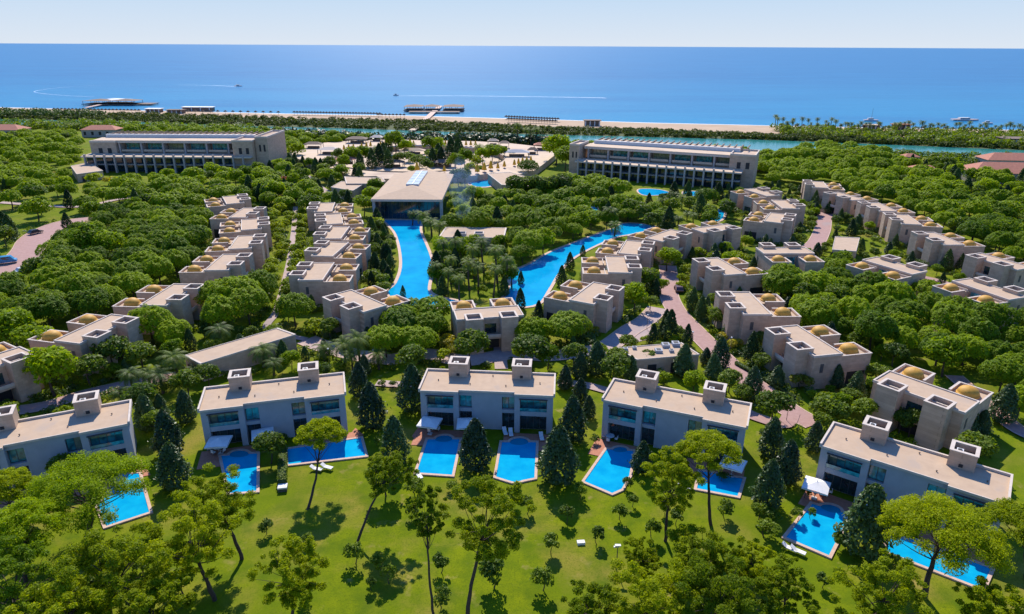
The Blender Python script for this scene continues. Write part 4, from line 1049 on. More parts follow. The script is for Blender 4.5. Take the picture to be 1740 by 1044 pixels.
# conical dark trees: (px, py of the middle, height in pixels)
con = [(672, 748, 80), (808, 757, 88), (948, 775, 98), (972, 712, 80), (299, 795, 74), (290, 738, 75), (252, 703, 60), (318, 692, 55), (702, 660, 85), (612, 645, 62), (633, 690, 80),
       (1013, 608, 62), (1071, 625, 46), (1160, 612, 58), (1222, 600, 55), (1210, 625, 50), (1276, 652, 60), (1308, 745, 68), (1334, 787, 72), (1302, 825, 78), (1382, 742, 50), (1464, 892, 108), (1090, 776, 54),
       (1137, 552, 60), (1109, 567, 42), (1167, 568, 42), (1176, 508, 46), (1190, 522, 46), (1235, 555, 40), (1275, 588, 55), (1270, 555, 40), (973, 585, 36), (915, 528, 44), (965, 530, 26), (884, 506, 42),
       (968, 443, 36), (954, 467, 40), (990, 424, 22), (654, 430, 36), (642, 452, 34), (632, 474, 34), (652, 474, 26), (685, 493, 22), (569, 492, 26), (531, 515, 34), (519, 497, 28), (645, 372, 30), (652, 394, 30),
       (1607, 443, 36), (1630, 447, 30), (1600, 473, 22), (1520, 410, 24), (1431, 440, 32), (1410, 440, 24), (1384, 337, 28), (1406, 352, 24), (1427, 367, 26), (1445, 388, 32), (1466, 368, 24), (1530, 398, 26),
       (985, 665, 50), (1000, 690, 40), (1405, 615, 40), (1450, 660, 55), (1640, 715, 50), (1700, 690, 60), (1665, 720, 40), (1230, 425, 28), (1175, 430, 26), (1320, 320, 20), (1262, 375, 22), (885, 470, 26),
       (103, 604, 40), (1385, 590, 30), (1300, 600, 40), (1690, 505, 30), (1340, 610, 44), (275, 690, 40), (1420, 640, 40), (620, 620, 40), (960, 640, 45), (985, 620, 50)]
for i, (x, y, h) in enumerate(con):
    g = P(x, y+h*.42, 0.3); dist = sqrt(g.x**2+g.y**2+3600); hm = h*dist/FPX/cos(atan2(57, sqrt(g.x**2+g.y**2)))*0.97
    k = 'magnolia' if g.y < 125 else 'cypress'; s = hm/6.8
    plant(k, g.x, g.y, s*.84, sz=1.1)
# leafy and round trees: kind, px, py, z of the middle, scale
lt = [('round_tree', 702, 612, 4, 1.25), ('round_tree', 800, 598, 3.5, 1.45), ('round_tree', 900, 600, 3.5, 1.45), ('round_tree', 1045, 632, 3, 1.2), ('round_tree', 975, 608, 3, 1.1), ('round_tree', 1316, 686, 4, 1.2), ('light_bush', 1404, 672, 3, 1.2), ('round_tree', 1410, 700, 3, 1.1),
      ('round_tree', 1660, 765, 3.5, 1.2), ('round_tree', 238, 676, 4, 1.2), ('round_tree', 262, 715, 3, .9), ('round_tree', 315, 650, 3, 1.0), ('round_tree', 350, 640, 2.5, .9), ('dark_round_tree', 85, 640, 4, 1.5), ('round_tree', 150, 632, 3, 1.25), ('round_tree', 192, 600, 4, 1.3),
      ('round_tree', 240, 608, 3, 1.2), ('umbrella_pine', 254, 545, 5.5, 1.15), ('umbrella_pine', 293, 562, 4, .9), ('light_bush', 108, 700, 2, 1.0), ('light_bush', 20, 700, 2, 1.2), ('dark_round_tree', 20, 565, 5, 1.5), ('dark_round_tree', 55, 580, 4.5, 1.2), ('light_bush', 190, 633, 1.5, 1.1),
      ('umbrella_pine', 400, 497, 6, 1.3), ('umbrella_pine', 440, 480, 6, 1.1), ('umbrella_pine', 375, 530, 5, 1.1), ('umbrella_pine', 420, 515, 5.5, 1.15), ('umbrella_pine', 366, 500, 5, 1.1), ('light_bush', 318, 528, 2.5, 1.3),
      ('umbrella_pine', 500, 528, 4, 1.0), ('light_bush', 535, 548, 3, 1.3), ('round_tree', 560, 560, 2.5, .9), ('umbrella_pine', 655, 578, 4, .95), ('umbrella_pine', 680, 548, 5, 1.05), ('umbrella_pine', 730, 553, 4, .9), ('umbrella_pine', 708, 580, 3.5, .9), ('umbrella_pine', 735, 522, 5, 1.05), ('umbrella_pine', 700, 520, 5, .9),
      ('umbrella_pine', 680, 535, 5, .9), ('umbrella_pine', 965, 556, 4, 1.05), ('umbrella_pine', 905, 565, 4, .95), ('dark_round_tree', 1135, 438, 4, 1.15), ('dark_round_tree', 1078, 508, 3.5, 1.1), ('round_tree', 1102, 478, 3, 1.2), ('dark_round_tree', 1125, 485, 2.5, .7), ('round_tree', 1105, 515, 2, .8),
      ('light_bush', 1170, 455, 2, 1.0), ('light_bush', 1160, 470, 2, .9), ('light_bush', 1215, 432, 2.5, 1.2), ('light_bush', 1250, 437, 2.5, 1.5), ('light_bush', 1190, 428, 2, 1.2), ('dark_round_tree', 1299, 478, 4, 1.0), ('light_bush', 1205, 530, 2, 1.0), ('round_tree', 1215, 545, 2, .9), ('round_tree', 1295, 535, 2.5, .8),
      ('yellow_bush', 1006, 560, 1.3, 1.1), ('yellow_bush', 1229, 571, 1, .9), ('yellow_bush', 1250, 588, 1, 1.2), ('yellow_bush', 1361, 652, 1.2, 1.4), ('yellow_bush', 759, 578, 2, 1.5), ('yellow_bush', 1345, 642, 1, .8), ('light_bush', 755, 600, 2, .9), ('yellow_bush', 765, 594, 1.2, 1),
      ('round_tree', 1548, 725, 2, 1.0), ('round_tree', 1520, 705, 1.6, .9), ('round_tree', 1470, 705, 2, .95), ('round_tree', 1490, 640, 2, .9), ('round_tree', 1530, 720, 2, .8), ('dark_round_tree', 1400, 510, 4, 1.0), ('round_tree', 457, 765, 2.5, .95), ('round_tree', 655, 828, 1.5, 1), ('round_tree', 108, 795, 3, .9),
      ('round_tree', 1100, 610, 2.2, .8), ('round_tree', 1050, 605, 3, .9), ('round_tree', 465, 560, 3, .8), ('light_bush', 960, 645, 1.5, 1), ('light_bush', 1130, 640, 2, .9), ('round_tree', 1240, 655, 1.5, .9),
      ('light_bush', 640, 372, 4, 1.6), ('dark_round_tree', 632, 330, 5, 1.3), ('dark_round_tree', 617, 345, 5, 1.3), ('dark_round_tree', 638, 310, 6, 1.2), ('red_tree', 487, 312, 2.5, 1.4), ('yellow_bush', 86, 297, 3, 2.2), ('yellow_bush', 186, 303, 3, 2.0), ('light_bush', 160, 303, 3, 2.0), ('light_bush', 90, 300, 3, 1.6)]
for k, x, y, z, s in lt: at(k, x, y, z, s)
# palms by the gardens and on the island
for x, y, s in ((549, 583, 1.0), (584, 587, 1.0), (610, 590, 1.05), (642, 600, .9), (443, 588, 1.15), (462, 612, .8), (372, 566, 1.05), (270, 632, 1.1), (300, 618, 1.0), (222, 640, .9), (330, 622, .8), (597, 605, .8), (200, 662, .8), (250, 632, .85)):
    at('palm_tree', x, y, 4.0*s, s)
for x, y, s in ((805, 425, 1.1), (822, 415, 1.15), (845, 432, 1.1), (797, 448, 1.0), (778, 420, 1.05), (858, 448, 1.0), (838, 462, .9), (765, 440, .95), (812, 452, 1), (750, 415, .95), (742, 448, .9), (760, 462, .8), (870, 455, .8), (780, 470, .9)):
    at('tall_palm', x, y, 7.5*s, s)
for x, y, s in ((733, 382, 1.2), (720, 375, 1.1), (745, 388, 1), (1040, 370, 1.2), (1045, 382, 1.1), (1145, 330, 1.2), (1125, 345, 1.1), (1160, 338, 1.0), (700, 365, .8)):
    at('palm_tree', x, y, 4, s)
# staked saplings and shrubs on the open lawn
for x, y, s in ((645, 958, 1.25), (602, 945, 1.5), (661, 978, 1.2), (451, 895, 1.1), (523, 915, .9), (963, 877, 1.3), (1016, 912, 1.2), (937, 928, 1.3), (922, 990, 1.6), (1053, 872, 1.3), (1232, 868, 1.3), (985, 836, 1.2), (748, 960, 1.2), (750, 1020, 1.3), (838, 985, 2.0),
                (1108, 902, 1.3), (1066, 820, .9), (1370, 835, .9), (1355, 875, 1.0), (1425, 920, 1.1), (1400, 985, 1), (1290, 870, 1.3), (700, 870, 1.0), (872, 855, 1.5), (895, 860, 1.3), (1150, 880, 1.2), (1075, 850, 1), (505, 705, .8), (630, 990, .8), (520, 1010, 1.1), (1380, 870, .8), (1130, 865, .9), (640, 748, .7), (1700, 830, 1.0), (720, 880, .9)):
    at('pine_sapling', x, y, 1.2, s*.85)
for x, y, s in ((1230, 810, .9), (700, 830, 1.4), (650, 650, .8), (668, 652, .8), (760, 655, .7), (1300, 735, .9), (1010, 745, .8), (1520, 950, .9), (1302, 905, 1.5), (1310, 880, 1.2), (480, 745, .9), (1660, 790, .8), (40, 720, 1.2), (10, 690, 1.2), (1445, 925, 1.0), (770, 825, 1.0), (820, 830, 1.0), (280, 660, .9)):
    at('shrub', x, y, .9, s)

# clipped hedge
def hedge(px, w, h, label):
    pts = [Vector((p.x, p.y)) for p in W2(px)]; c = sum(pts, Vector((0, 0)))/len(pts); P_, N_ = [], []
    mb = MB()
    for a, b in zip(pts[:-1], pts[1:]):
        u = b-a; L = u.length; n = int(L*90); f = nr.random(n); s = nr.random(n)*2-1; q = nr.random(n); nx, ny = -u.y/L, u.x/L
        top = nr.random(n) < .45; off = np.where(top, s*w/2, np.sign(s)*w/2); z = np.where(top, h, q*h)
        P_.append(np.stack([a.x-c.x+u.x*f+nx*off, a.y-c.y+u.y*f+ny*off, z], 1)); N_.append(np.stack([np.where(top, 0, np.sign(s)*nx), np.where(top, 0, np.sign(s)*ny), top*1.0], 1))
        mb.prism([((a-c).x+nx*w*.42, (a-c).y+ny*w*.42), ((a-c).x-nx*w*.42, (a-c).y-ny*w*.42), ((b-c).x-nx*w*.42, (b-c).y-ny*w*.42), ((b-c).x+nx*w*.42, (b-c).y+ny*w*.42)], 0, h*.95, L_MAG)
    me = quads_mesh('hedge', leaf_cloud(np.vstack(P_), np.vstack(N_), .13, None, '', .5), L_BROAD, mb)
    return tag(put('hedge', me, None, (c.x, c.y, 0)), label, 'hedge')
hedge([(482, 768), (480, 828)], 1.3, 1.3, 'narrow clipped hedge between the two pools of the second villa')
hedge([(1250, 620), (1300, 648), (1350, 680)], .8, .8, 'low hedge along the right side of the red road')
hedge([(1590, 375), (1640, 398), (1740, 425)], 2.0, 2.2, 'dark tall hedge across the upper right wood')

# ------------------------------------------------------------------ foreground pines with their own trunks
def proj_h(base, cy, dy=0):          # height at which a point above the base shows at row cy
    y = base.y+dy; lo, hi = 0, 40
    for _ in range(40):
        m = (lo+hi)/2
        if PX((base.x, y, m))[1] > cy: lo = m
        else: hi = m
    return lo
def big_pine(label, base, crown, rpx, hr=.75, n=9000, lean=0, style='loose', seed=0, mat=None, fork=True, size=.2, cr=None):
    global nr
    b = P(*base); h = proj_h(b, crown[1], lean); Y = b.y+lean
    for _ in range(6):
        dx = P(crown[0], crown[1], h).x; 
    kx = PX((b.x, Y, h)); dep = (Vector((b.x, Y, h))-Vector((0, 0, CAM_H))).dot(_F); cx = b.x+(crown[0]-kx[0])*dep/FPX
    R = rpx*dep/FPX; H = R*hr; n = int(n*2.3); size = .135; nr = np.random.default_rng(900+seed); q = random.Random(seed)
    t = thing('pine_tree', label, 'pine', (b.x, b.y, 0)); C0 = Vector((cx-b.x, lean, h)); C_, Rd = [], []
    npf = 95 if style == 'loose' else 80
    for k in range(npf):
        a = 2.399*k+q.random(); 
        if style == 'umb':
            f = sqrt((k+.4)/npf); C_.append((C0.x+R*.82*f*cos(a), C0.y+R*.82*f*sin(a), C0.z-H*.3+H*1.0*sqrt(max(0, 1-f*f*.9))+q.gauss(0, .07)*H)); Rd.append(R*q.uniform(.12, .21))
        else:
            f = q.random()**.5; zz = q.uniform(-1, .95); rr = sqrt(max(.05, 1-zz*zz*.75)); lobe = 1+.22*sin(a*3+seed)+.12*sin(a*5+zz*4); C_.append((C0.x+R*.9*f*rr*lobe*cos(a), C0.y+R*.9*f*rr*lobe*sin(a), C0.z+H*zz*.9)); Rd.append(R*q.uniform(.075, .17))
    p, nn = puffs(C_, Rd, n, size, .62, .5, .9)
    put('crown', quads_mesh('pine_crown', leaf_cloud(p, nn, size, None, '', .8, .4), mat or L_PINE), t)
    m = MB(); r0 = max(.13, R*.042); top = C0+Vector((0, 0, -H*.1))
    s = Vector((q.uniform(-.4, .4), q.uniform(-.3, .3), 0))
    pts = [Vector((0, 0, -.3)).lerp(top, k/9)+s*sin(pi*k/9)+Vector((q.uniform(-.08, .08), 0, 0)) for k in range(10)]
    m.tube(pts, [r0*(1.25-.75*k/9) for k in range(10)], M_BARK, 8)
    for k in range(0, npf, 4):
        st = pts[6+(k//2) % 3]; limb(m, st, Vector(C_[k])*.92+st*.08, r0*.3, r0*.08, q.uniform(-.3, .3), 5)
    tr = m.obj('trunk', t, smooth=True)
    return t
BP = [('lone pine with round crown before the second villa, thin curved trunk', (522, 867), (545, 745), 47, .78, 9000, 6, 'umb'),
      ('lopsided pine with bare lower trunk left of the middle villa lawn', (604, 928), (660, 800), 50, .6, 7000, 4, 'loose'),
      ('umbrella pine with straight trunk over the shaded right-hand pool', (1208, 892), (1203, 768), 62, .45, 9000, 0, 'umb'),
      ('dense pine with slanting trunk right of the slanted pool', (1131, 920), (1142, 812), 60, .95, 11000, 0, 'loose'),
      ('huge umbrella pine spreading over the lower right long pool', (1570, 1016), (1600, 912), 108, .55, 17000, 0, 'umb'),
      ('pine in the lower right corner group, bottom edge', (1500, 1110), (1505, 1008), 78, .8, 12000, 0, 'loose'),
      ('tall forked pine at bottom centre, long dark trunk', (794, 1046), (830, 878), 78, .95, 13000, 0, 'loose'),
      ('slender pine at bottom centre left of the forked pine', (738, 1052), (726, 868), 36, 1.4, 6000, 0, 'loose'),
      ('pine with long leaning trunk at lower left lawn edge', (366, 1020), (320, 915), 85, .75, 12000, 0, 'loose'),
      ('pine behind the leaning one, trunk ending on open lawn', (412, 950), (365, 850), 70, .65, 10000, 0, 'loose'),
      ('bright crowned pine on the bottom edge left of centre', (490, 1075), (498, 968), 68, .85, 11000, 0, 'loose'),
      ('broad umbrella pine hiding the leftmost villa front', (146, 915), (152, 838), 112, .48, 15000, 0, 'umb'),
      ('round pine cut by the left edge below the leftmost villa', (15, 900), (15, 832), 50, .7, 8000, 0, 'umb'),
      ('large dark pine at the left edge, lower of two', (45, 990), (42, 905), 75, .8, 12000, 0, 'umb'),
      ('dark green pine in the lower left corner', (30, 1090), (20, 990), 90, .75, 12000, 0, 'loose'),
      ('greyish open pine in the lower left wood', (190, 1080), (190, 970), 105, .65, 15000, 0, 'loose'),
      ('yellow-green pine on the bottom edge of the lower left wood', (110, 1140), (120, 1035), 80, .7, 11000, 0, 'loose'),
      ('pine in the lower left wood touching the leaning trunk', (270, 1130), (260, 1035), 65, .7, 10000, 0, 'loose'),
      ('umbrella pine cut by the right edge beside the rightmost villa', (1745, 985), (1740, 900), 70, .65, 11000, 0, 'umb'),
      ('bushy pine on the bottom edge right of the lawn lamp', (1110, 1100), (1100, 1020), 85, .7, 12000, 0, 'loose'),
      ('bright bushy pine at bottom, left of the lower right wood', (1010, 1110), (1010, 1035), 60, .6, 9000, 0, 'loose'),
      ('pine at the top of the bottom right pine clump', (1200, 1010), (1190, 950), 70, .6, 11000, 0, 'loose'),
      ('wide pine in the middle of the bottom right clump', (1230, 1095), (1225, 1010), 95, .6, 14000, 0, 'loose'),
      ('pine at the right end of the bottom right clump', (1345, 1085), (1335, 1000), 55, .8, 9000, 0, 'loose'),
      ('low pine at the left tip of the bottom right clump', (1095, 1000), (1092, 945), 38, .75, 6000, 0, 'loose'),
      ('small pine at upper right of the bottom right clump', (1280, 1000), (1275, 955), 48, .7, 7000, 0, 'loose'),
      ('pine in the bottom right corner', (1690, 1120), (1690, 1035), 60, .7, 9000, 0, 'loose')]
for i, (lb, b, c, r, hr, n, ln, st) in enumerate(BP):
    big_pine(lb, b, c, r, hr, n, ln, st, i, [L_PINE, L_UMB][i in (13, 11, 14)])

# ------------------------------------------------------------------ woods
def blocked(p, m):
    for c, a, hx, hy in FOOT:
        d = p-c
        if abs(d.x*cos(a)+d.y*sin(a)) < hx+m and abs(-d.x*sin(a)+d.y*cos(a)) < hy+m: return True
    for poly in NOTREE_POLY:
        if inside(p, poly) : return True
    for pts, w in NOTREE_LINE:
        if line_dist(p, pts) < w: return True
    return False
def scatter(px, z, space, dens=1.0, m=3.0, seed=0):
    q = random.Random(seed); poly = [Vector((v.x, v.y)) for v in W2(px, z)]
    x0, x1 = min(v.x for v in poly), max(v.x for v in poly); y0, y1 = min(v.y for v in poly), max(v.y for v in poly); out = []; cell = {}
    tries = int((x1-x0)*(y1-y0)/(space*space)*6)
    for _ in range(tries):
        p = Vector((q.uniform(x0, x1), q.uniform(y0, y1)))
        ci, cj = int(p.x//space), int(p.y//space)
        if any((p-o).length < space for i in (-1, 0, 1) for j in (-1, 0, 1) for o in cell.get((ci+i, cj+j), ())): continue
        if not inside(p, poly) or q.random() > dens: continue
        if blocked(p, m): continue
        if any((p.x-a)**2+(p.y-b)**2 < (r*.9)**2 for a, b, r in PPOS[:NFIX]): continue
        cell.setdefault((ci, cj), []).append(p); out.append(p)
    return out
NFIX = len(PPOS)
woodA = scatter([(-60, 480), (25, 478), (80, 425), (130, 382), (215, 345), (310, 325), (340, 345), (345, 400), (318, 425), (300, 455), (235, 475), (180, 505), (120, 525), (60, 540), (-60, 560)], 5, 5.0, .9, 3.0, 1)
woodE = scatter([(1300, 455), (1420, 425), (1500, 455), (1590, 480), (1610, 520), (1700, 530), (1800, 540), (1800, 720), (1700, 665), (1620, 610), (1530, 600), (1490, 565), (1380, 535), (1350, 505)], 5, 5.1, 1, 3.0, 2)
woodF = scatter([(1285, 265), (1400, 243), (1500, 255), (1640, 320), (1800, 350), (1800, 440), (1700, 420), (1620, 378), (1550, 340), (1460, 315), (1400, 295), (1290, 300)], 5, 5.9, .97, 3.5, 3)
woodB = scatter([(190, 298), (300, 285), (480, 285), (520, 300), (560, 320), (500, 332), (350, 318), (230, 328)], 6, 6.8, .8, 4, 4)
woodC = scatter([(-80, 222), (130, 222), (135, 270), (100, 300), (0, 305), (-80, 330)], 6, 7.0, .95, 3, 5)
woodJ = scatter([(-80, 305), (140, 300), (330, 310), (200, 345), (80, 370), (20, 400), (-80, 440)], 6, 8.6, .72, 3, 6)
woodD = scatter([(205, 214), (420, 218), (640, 228), (640, 236), (560, 238), (490, 246), (440, 228), (210, 222)], 5, 7.2, 1, 3, 7)
woodG = scatter([(768, 330), (830, 322), (960, 318), (1060, 335), (1085, 345), (1060, 372), (985, 400), (905, 438), (868, 440), (868, 385), (765, 378)], 5, 5.8, 1, 3.2, 8)
woodG2 = scatter([(930, 300), (960, 296), (1050, 305), (1065, 320), (1000, 325), (930, 318)], 5, 6.0, 1, 3, 18)
woodK = scatter([(1080, 335), (1180, 322), (1245, 330), (1240, 360), (1200, 376), (1120, 382), (1080, 372)], 4, 6.0, .9, 3, 9)
woodI = scatter([(445, 258), (485, 258), (560, 282), (620, 296), (600, 335), (520, 345), (440, 330), (430, 300)], 5, 6.4, .85, 2.5, 10)
woodL = scatter([(940, 246), (960, 240), (1500, 262), (1500, 268), (1280, 262)], 5, 7, .5, 3, 11)
GL = {'A': 'stone pine in the dense wood between the left road and the villa column', 'E': 'stone pine in the dense wood right of the red road', 'F': 'stone pine in the upper right wood beyond the outer villas',
      'B': 'pine in the wood before the left hotel', 'C': 'pine in the far left wood beside the left hotel', 'J': 'single pine standing on the bright lawn at far left', 'D': 'pine in the belt between left hotel and lagoon',
      'G': 'tree in the grove between lobby hall and diagonal channel', 'K': 'tree in the gardens before the right hotel', 'I': 'tree in the gardens right of the left hotel', 'L': '', 'M': ''}
woodM = scatter([(1500, 262), (1560, 268), (1690, 288), (1800, 300), (1800, 350), (1700, 345), (1640, 318), (1560, 290)], 4, 6.0, .8, 2.5, 41)
garden = []
for i_, g_ in enumerate(([(1060, 455), (1130, 470), (1190, 420), (1300, 395), (1420, 395), (1500, 440), (1340, 440), (1480, 560), (1560, 640), (1500, 720), (1350, 735), (1280, 640), (1180, 560)],
                         [(880, 545), (1120, 530), (1190, 590), (1280, 700), (1040, 640), (880, 612)], [(60, 570), (330, 560), (560, 560), (660, 590), (560, 640), (340, 640), (120, 660)],
                         [(640, 560), (780, 560), (880, 600), (700, 620)], [(1370, 325), (1480, 350), (1640, 430), (1740, 470), (1700, 520), (1560, 460), (1440, 400), (1380, 370)], [(1230, 315), (1380, 320), (1400, 395), (1280, 395), (1220, 350)],
                         [(340, 345), (350, 330), (440, 330), (460, 350), (450, 450), (340, 470), (330, 440)])):
    garden += scatter(g_, 1, 3.7, .8, 1.3, 60+i_)
woodN = scatter([(-60, 830), (60, 900), (330, 960), (380, 1044), (380, 1120), (-80, 1120)], 3, 3.6, .8, .5, 42)
allp = []
for key, pts in (('A', woodA), ('E', woodE), ('F', woodF), ('B', woodB), ('C', woodC), ('J', woodJ), ('D', woodD), ('G', woodG+woodG2), ('K', woodK), ('I', woodI), ('L', woodL), ('M', woodM)):
    for p in pts: allp.append((p.y, key, p))
allp.sort(key=lambda e: e[0])
far_verts = []; cnt = {}
npine = sum(1 for o in bpy.data.objects if o.name.startswith('umbrella_pine'))
for y, key, p in allp:
    if key in 'G' and rng.random() < .3: kind = rng.choice(['round_tree', 'dark_round_tree', 'cypress'])
    elif key in 'M': kind = rng.choice(['round_tree', 'dark_round_tree', 'far_pine', 'light_bush', 'cypress'])
    elif key in 'K': kind = rng.choice(['cypress', 'round_tree', 'palm_tree', 'dark_round_tree', 'far_pine', 'cypress'])
    elif key in 'I': kind = rng.choice(['cypress', 'cypress', 'dark_round_tree', 'far_pine', 'round_tree'])
    elif key in 'JB' and rng.random() < .5: kind = rng.choice(['cypress', 'round_tree', 'dark_round_tree'])
    else: kind = 'umbrella_pine' if y < 240 else 'far_pine'
    s = rng.uniform(.72, 1.15)
    if key in 'AEFC' and rng.random() < .13: kind = rng.choice(['round_tree', 'light_bush', 'dark_round_tree', 'round_tree']); s *= 1.15
    if kind in ('cypress', 'round_tree', 'dark_round_tree') and y > 150: s *= 1.25
    if 'pine' in kind and npine >= 292:
        i = rng.randrange(3); cv = SPEC['far_pine'][i][2]; a = rng.uniform(0, 6.28); v = cv*s
        far_verts.append(np.stack([v[:, 0]*cos(a)-v[:, 1]*sin(a)+p.x, v[:, 0]*sin(a)+v[:, 1]*cos(a)+p.y, v[:, 2]], 1)); continue
    if 'pine' in kind: npine += 1
    plant(kind, p.x, p.y, s, wood=GL[key])
if far_verts:
    stuff(put('far_pines', quads_mesh('far_pines', np.vstack(far_verts), L_UMB)))['label'] = 'far pine crowns of the woods around the hotels'

# the strip of small bright trees between the two villa columns
NFIX = 0
ob = scatter([(452, 355), (468, 348), (495, 352), (520, 358), (528, 400), (512, 438), (500, 470), (498, 540), (450, 520), (440, 480), (452, 430), (464, 400)], 2, 4.3, 1, .9, 21)
for p in garden:
    k = rng.choice(['cypress', 'round_tree', 'light_bush', 'shrub', 'dark_round_tree', 'round_tree', 'shrub', 'magnolia', 'light_bush'])
    plant(k, p.x, p.y, rng.uniform(.5, .8)*(1.5 if k == 'shrub' else 1))
for p in woodN:
    if (p-Vector((P(366, 1020).x, P(366, 1020).y))).length > 3.5: plant(rng.choice(['shrub', 'light_bush', 'pine_sapling', 'round_tree']), p.x, p.y, rng.uniform(.7, 1.1))
for p in ob: plant('light_bush', p.x, p.y, rng.uniform(.95, 1.35))
# island and canal edges
for p in scatter([(745, 405), (860, 408), (866, 455), (858, 492), (745, 492), (738, 450)], 2, 5.0, 1, 1.0, 22): plant(rng.choice(['round_tree', 'dark_round_tree', 'light_bush', 'cypress']), p.x, p.y, rng.uniform(.8, 1.2))
for p in scatter([(640, 365), (655, 385), (668, 420), (670, 460), (655, 495), (632, 480), (634, 440), (628, 400)], 2, 4.0, 1, .8, 23): plant(rng.choice(['cypress', 'cypress', 'round_tree']), p.x, p.y, rng.uniform(.7, 1.0))
# court garden
for x, y, k, s in ((600, 275, 'dark_round_tree', 1.6), (617, 272, 'dark_round_tree', 1.6), (632, 276, 'cypress', 1.7), (645, 272, 'cypress', 1.8), (585, 280, 'dark_round_tree', 1.3), (660, 275, 'cypress', 1.6), (672, 252, 'dark_round_tree', 1.9), (688, 254, 'dark_round_tree', 1.5), (731, 255, 'dark_round_tree', 1.8), (745, 256, 'dark_round_tree', 1.6),
                   (692, 266, 'light_bush', 2.2), (733, 268, 'round_tree', 1.7), (712, 276, 'umbrella_pine', 1.1), (767, 262, 'cypress', 2.1), (779, 264, 'cypress', 2.0), (750, 272, 'cypress', 1.7), (735, 272, 'cypress', 1.6), (775, 280, 'dark_round_tree', 1.4), (790, 275, 'dark_round_tree', 1.5), (806, 273, 'light_bush', 2.2), (820, 270, 'dark_round_tree', 1.5), (835, 268, 'dark_round_tree', 1.6), (848, 264, 'dark_round_tree', 1.4), (815, 261, 'palm_tree', 1.4), (652, 262, 'cypress', 1.5), (612, 282, 'cypress', 1.5), (800, 282, 'light_bush', 1.8),
                   (898, 290, 'umbrella_pine', 1.2), (780, 305, 'round_tree', 1.6), (790, 302, 'round_tree', 1.4), (945, 270, 'dark_round_tree', 2.4), (955, 265, 'dark_round_tree', 2.2), (960, 280, 'dark_round_tree', 2.0), (440, 262, 'dark_round_tree', 2.4), (455, 266, 'dark_round_tree', 2.0), (880, 235, 'tall_palm', 1.3), (893, 236, 'tall_palm', 1.3), (903, 238, 'tall_palm', 1.3), (910, 236, 'tall_palm', 1.2)):
    at(k, x, y, 3.5, s)
for x, y, k, s in ((505, 262, 'dark_round_tree', 1.6), (560, 285, 'round_tree', 1.6), (610, 292, 'round_tree', 1.4), (590, 262, 'light_bush', 1.8), (575, 268, 'round_tree', 1.5), (870, 258, 'light_bush', 1.6), (845, 256, 'palm_tree', 1.5), (828, 255, 'palm_tree', 1.4), (700, 250, 'palm_tree', 1.4), (765, 274, 'light_bush', 1.6), (660, 250, 'cypress', 1.5), (640, 254, 'palm_tree', 1.3), (815, 285, 'light_bush', 1.6), (790, 290, 'light_bush', 1.3), (700, 285, 'light_bush', 1.5), (725, 285, 'round_tree', 1.4), (680, 272, 'round_tree', 1.5), (745, 262, 'cypress', 1.6)):
    at(k, x, y, 3.5, s)
# line of clipped bright trees right of the lobby (hedge-like row)
for i in range(17):
    at('light_bush' if i % 3 else 'round_tree', 862-i*5.2+96, 326-abs(i-8)*.4, 4, 1.9)

# ------------------------------------------------------------------ lagoon belts, shrubbery (uncountable)
def belt(name, top, bot, z, n, mat, size, hgt, seed, label, lump=3.0, npl=70):
    q = random.Random(seed); global nr; nr = np.random.default_rng(seed); V = []
    T = [Vector((p.x, p.y)) for p in W2(top)]; B = [Vector((p.x, p.y)) for p in W2(bot)]
    def interp(L, x):
        for a, b in zip(L[:-1], L[1:]):
            if a.x <= x <= b.x: return a.lerp(b, (x-a.x)/(b.x-a.x))
        return L[-1] if x > L[-1].x else L[0]
    x0, x1 = max(T[0].x, B[0].x), min(T[-1].x, B[-1].x); C_, Rd = [], []
    for _ in range(n):
        x = q.uniform(x0, x1); p = interp(T, x).lerp(interp(B, x), q.random()); r = lump*q.uniform(.6, 1.3); C_.append((p.x, p.y, hgt*q.uniform(.25, .6))); Rd.append(r)
    p, nn = puffs(C_, Rd, n*npl, size, .8, .4); p[:, 2] = np.maximum(p[:, 2], .1)
    o = put(name, quads_mesh(name, leaf_cloud(p, nn, size, None, ''), mat)); stuff(o); o['label'] = label; return o
bank_top = [(x, y+.5) for x, y in sand_low]
belt('reed_bank', [(x, y+(1 if x < 800 else 4)) for x, y in sand_low[1:]], [(x, y-.5) for x, y in riv_top[1:]], 0, 2600, L_REED, .7, 2.6, 31, 'reeds and scrub along the beach side of the lagoon', 2.2, 42)
belt('lagoon_shrubs', [(-200, 209), (0, 211), (230, 215), (430, 222)], [(-200, 218), (0, 220), (230, 224), (430, 230)], 0, 330, L_BROAD, .8, 5, 36, 'green trees and shrubs on the near lagoon bank at left', 3.2, 60)
belt('lagoon_shrubs', [(430, 229), (650, 240), (760, 238), (870, 242), (930, 244)], [(430, 236), (650, 246), (760, 243), (870, 246), (930, 248)], 0, 260, L_MAG, .9, 6, 32, 'dark shrubs on the near bank of the lagoon', 3.6, 60)
belt('dune_scrub', [(1310, 222), (1500, 226), (1740, 229), (1900, 232)], [(1310, 231), (1500, 243), (1740, 254), (1900, 258)], 0, 380, L_BROAD, .8, 5, 33, 'green scrub between the palm beach and the lagoon', 3.4, 60)
belt('lagoon_thicket', [(1500, 268), (1640, 272), (1740, 276), (1900, 282)], [(1500, 276), (1640, 284), (1740, 290), (1900, 296)], 0, 160, L_BROAD, .8, 5, 34, 'green thicket on the near lagoon bank at right', 3.2, 60)
belt('scrub_at_left', [(-200, 190), (0, 194), (180, 198)], [(-200, 197), (0, 201), (180, 203)], 0, 200, L_CON, .9, 6, 35, 'dark scrub on the left lagoon spit', 4, 60)
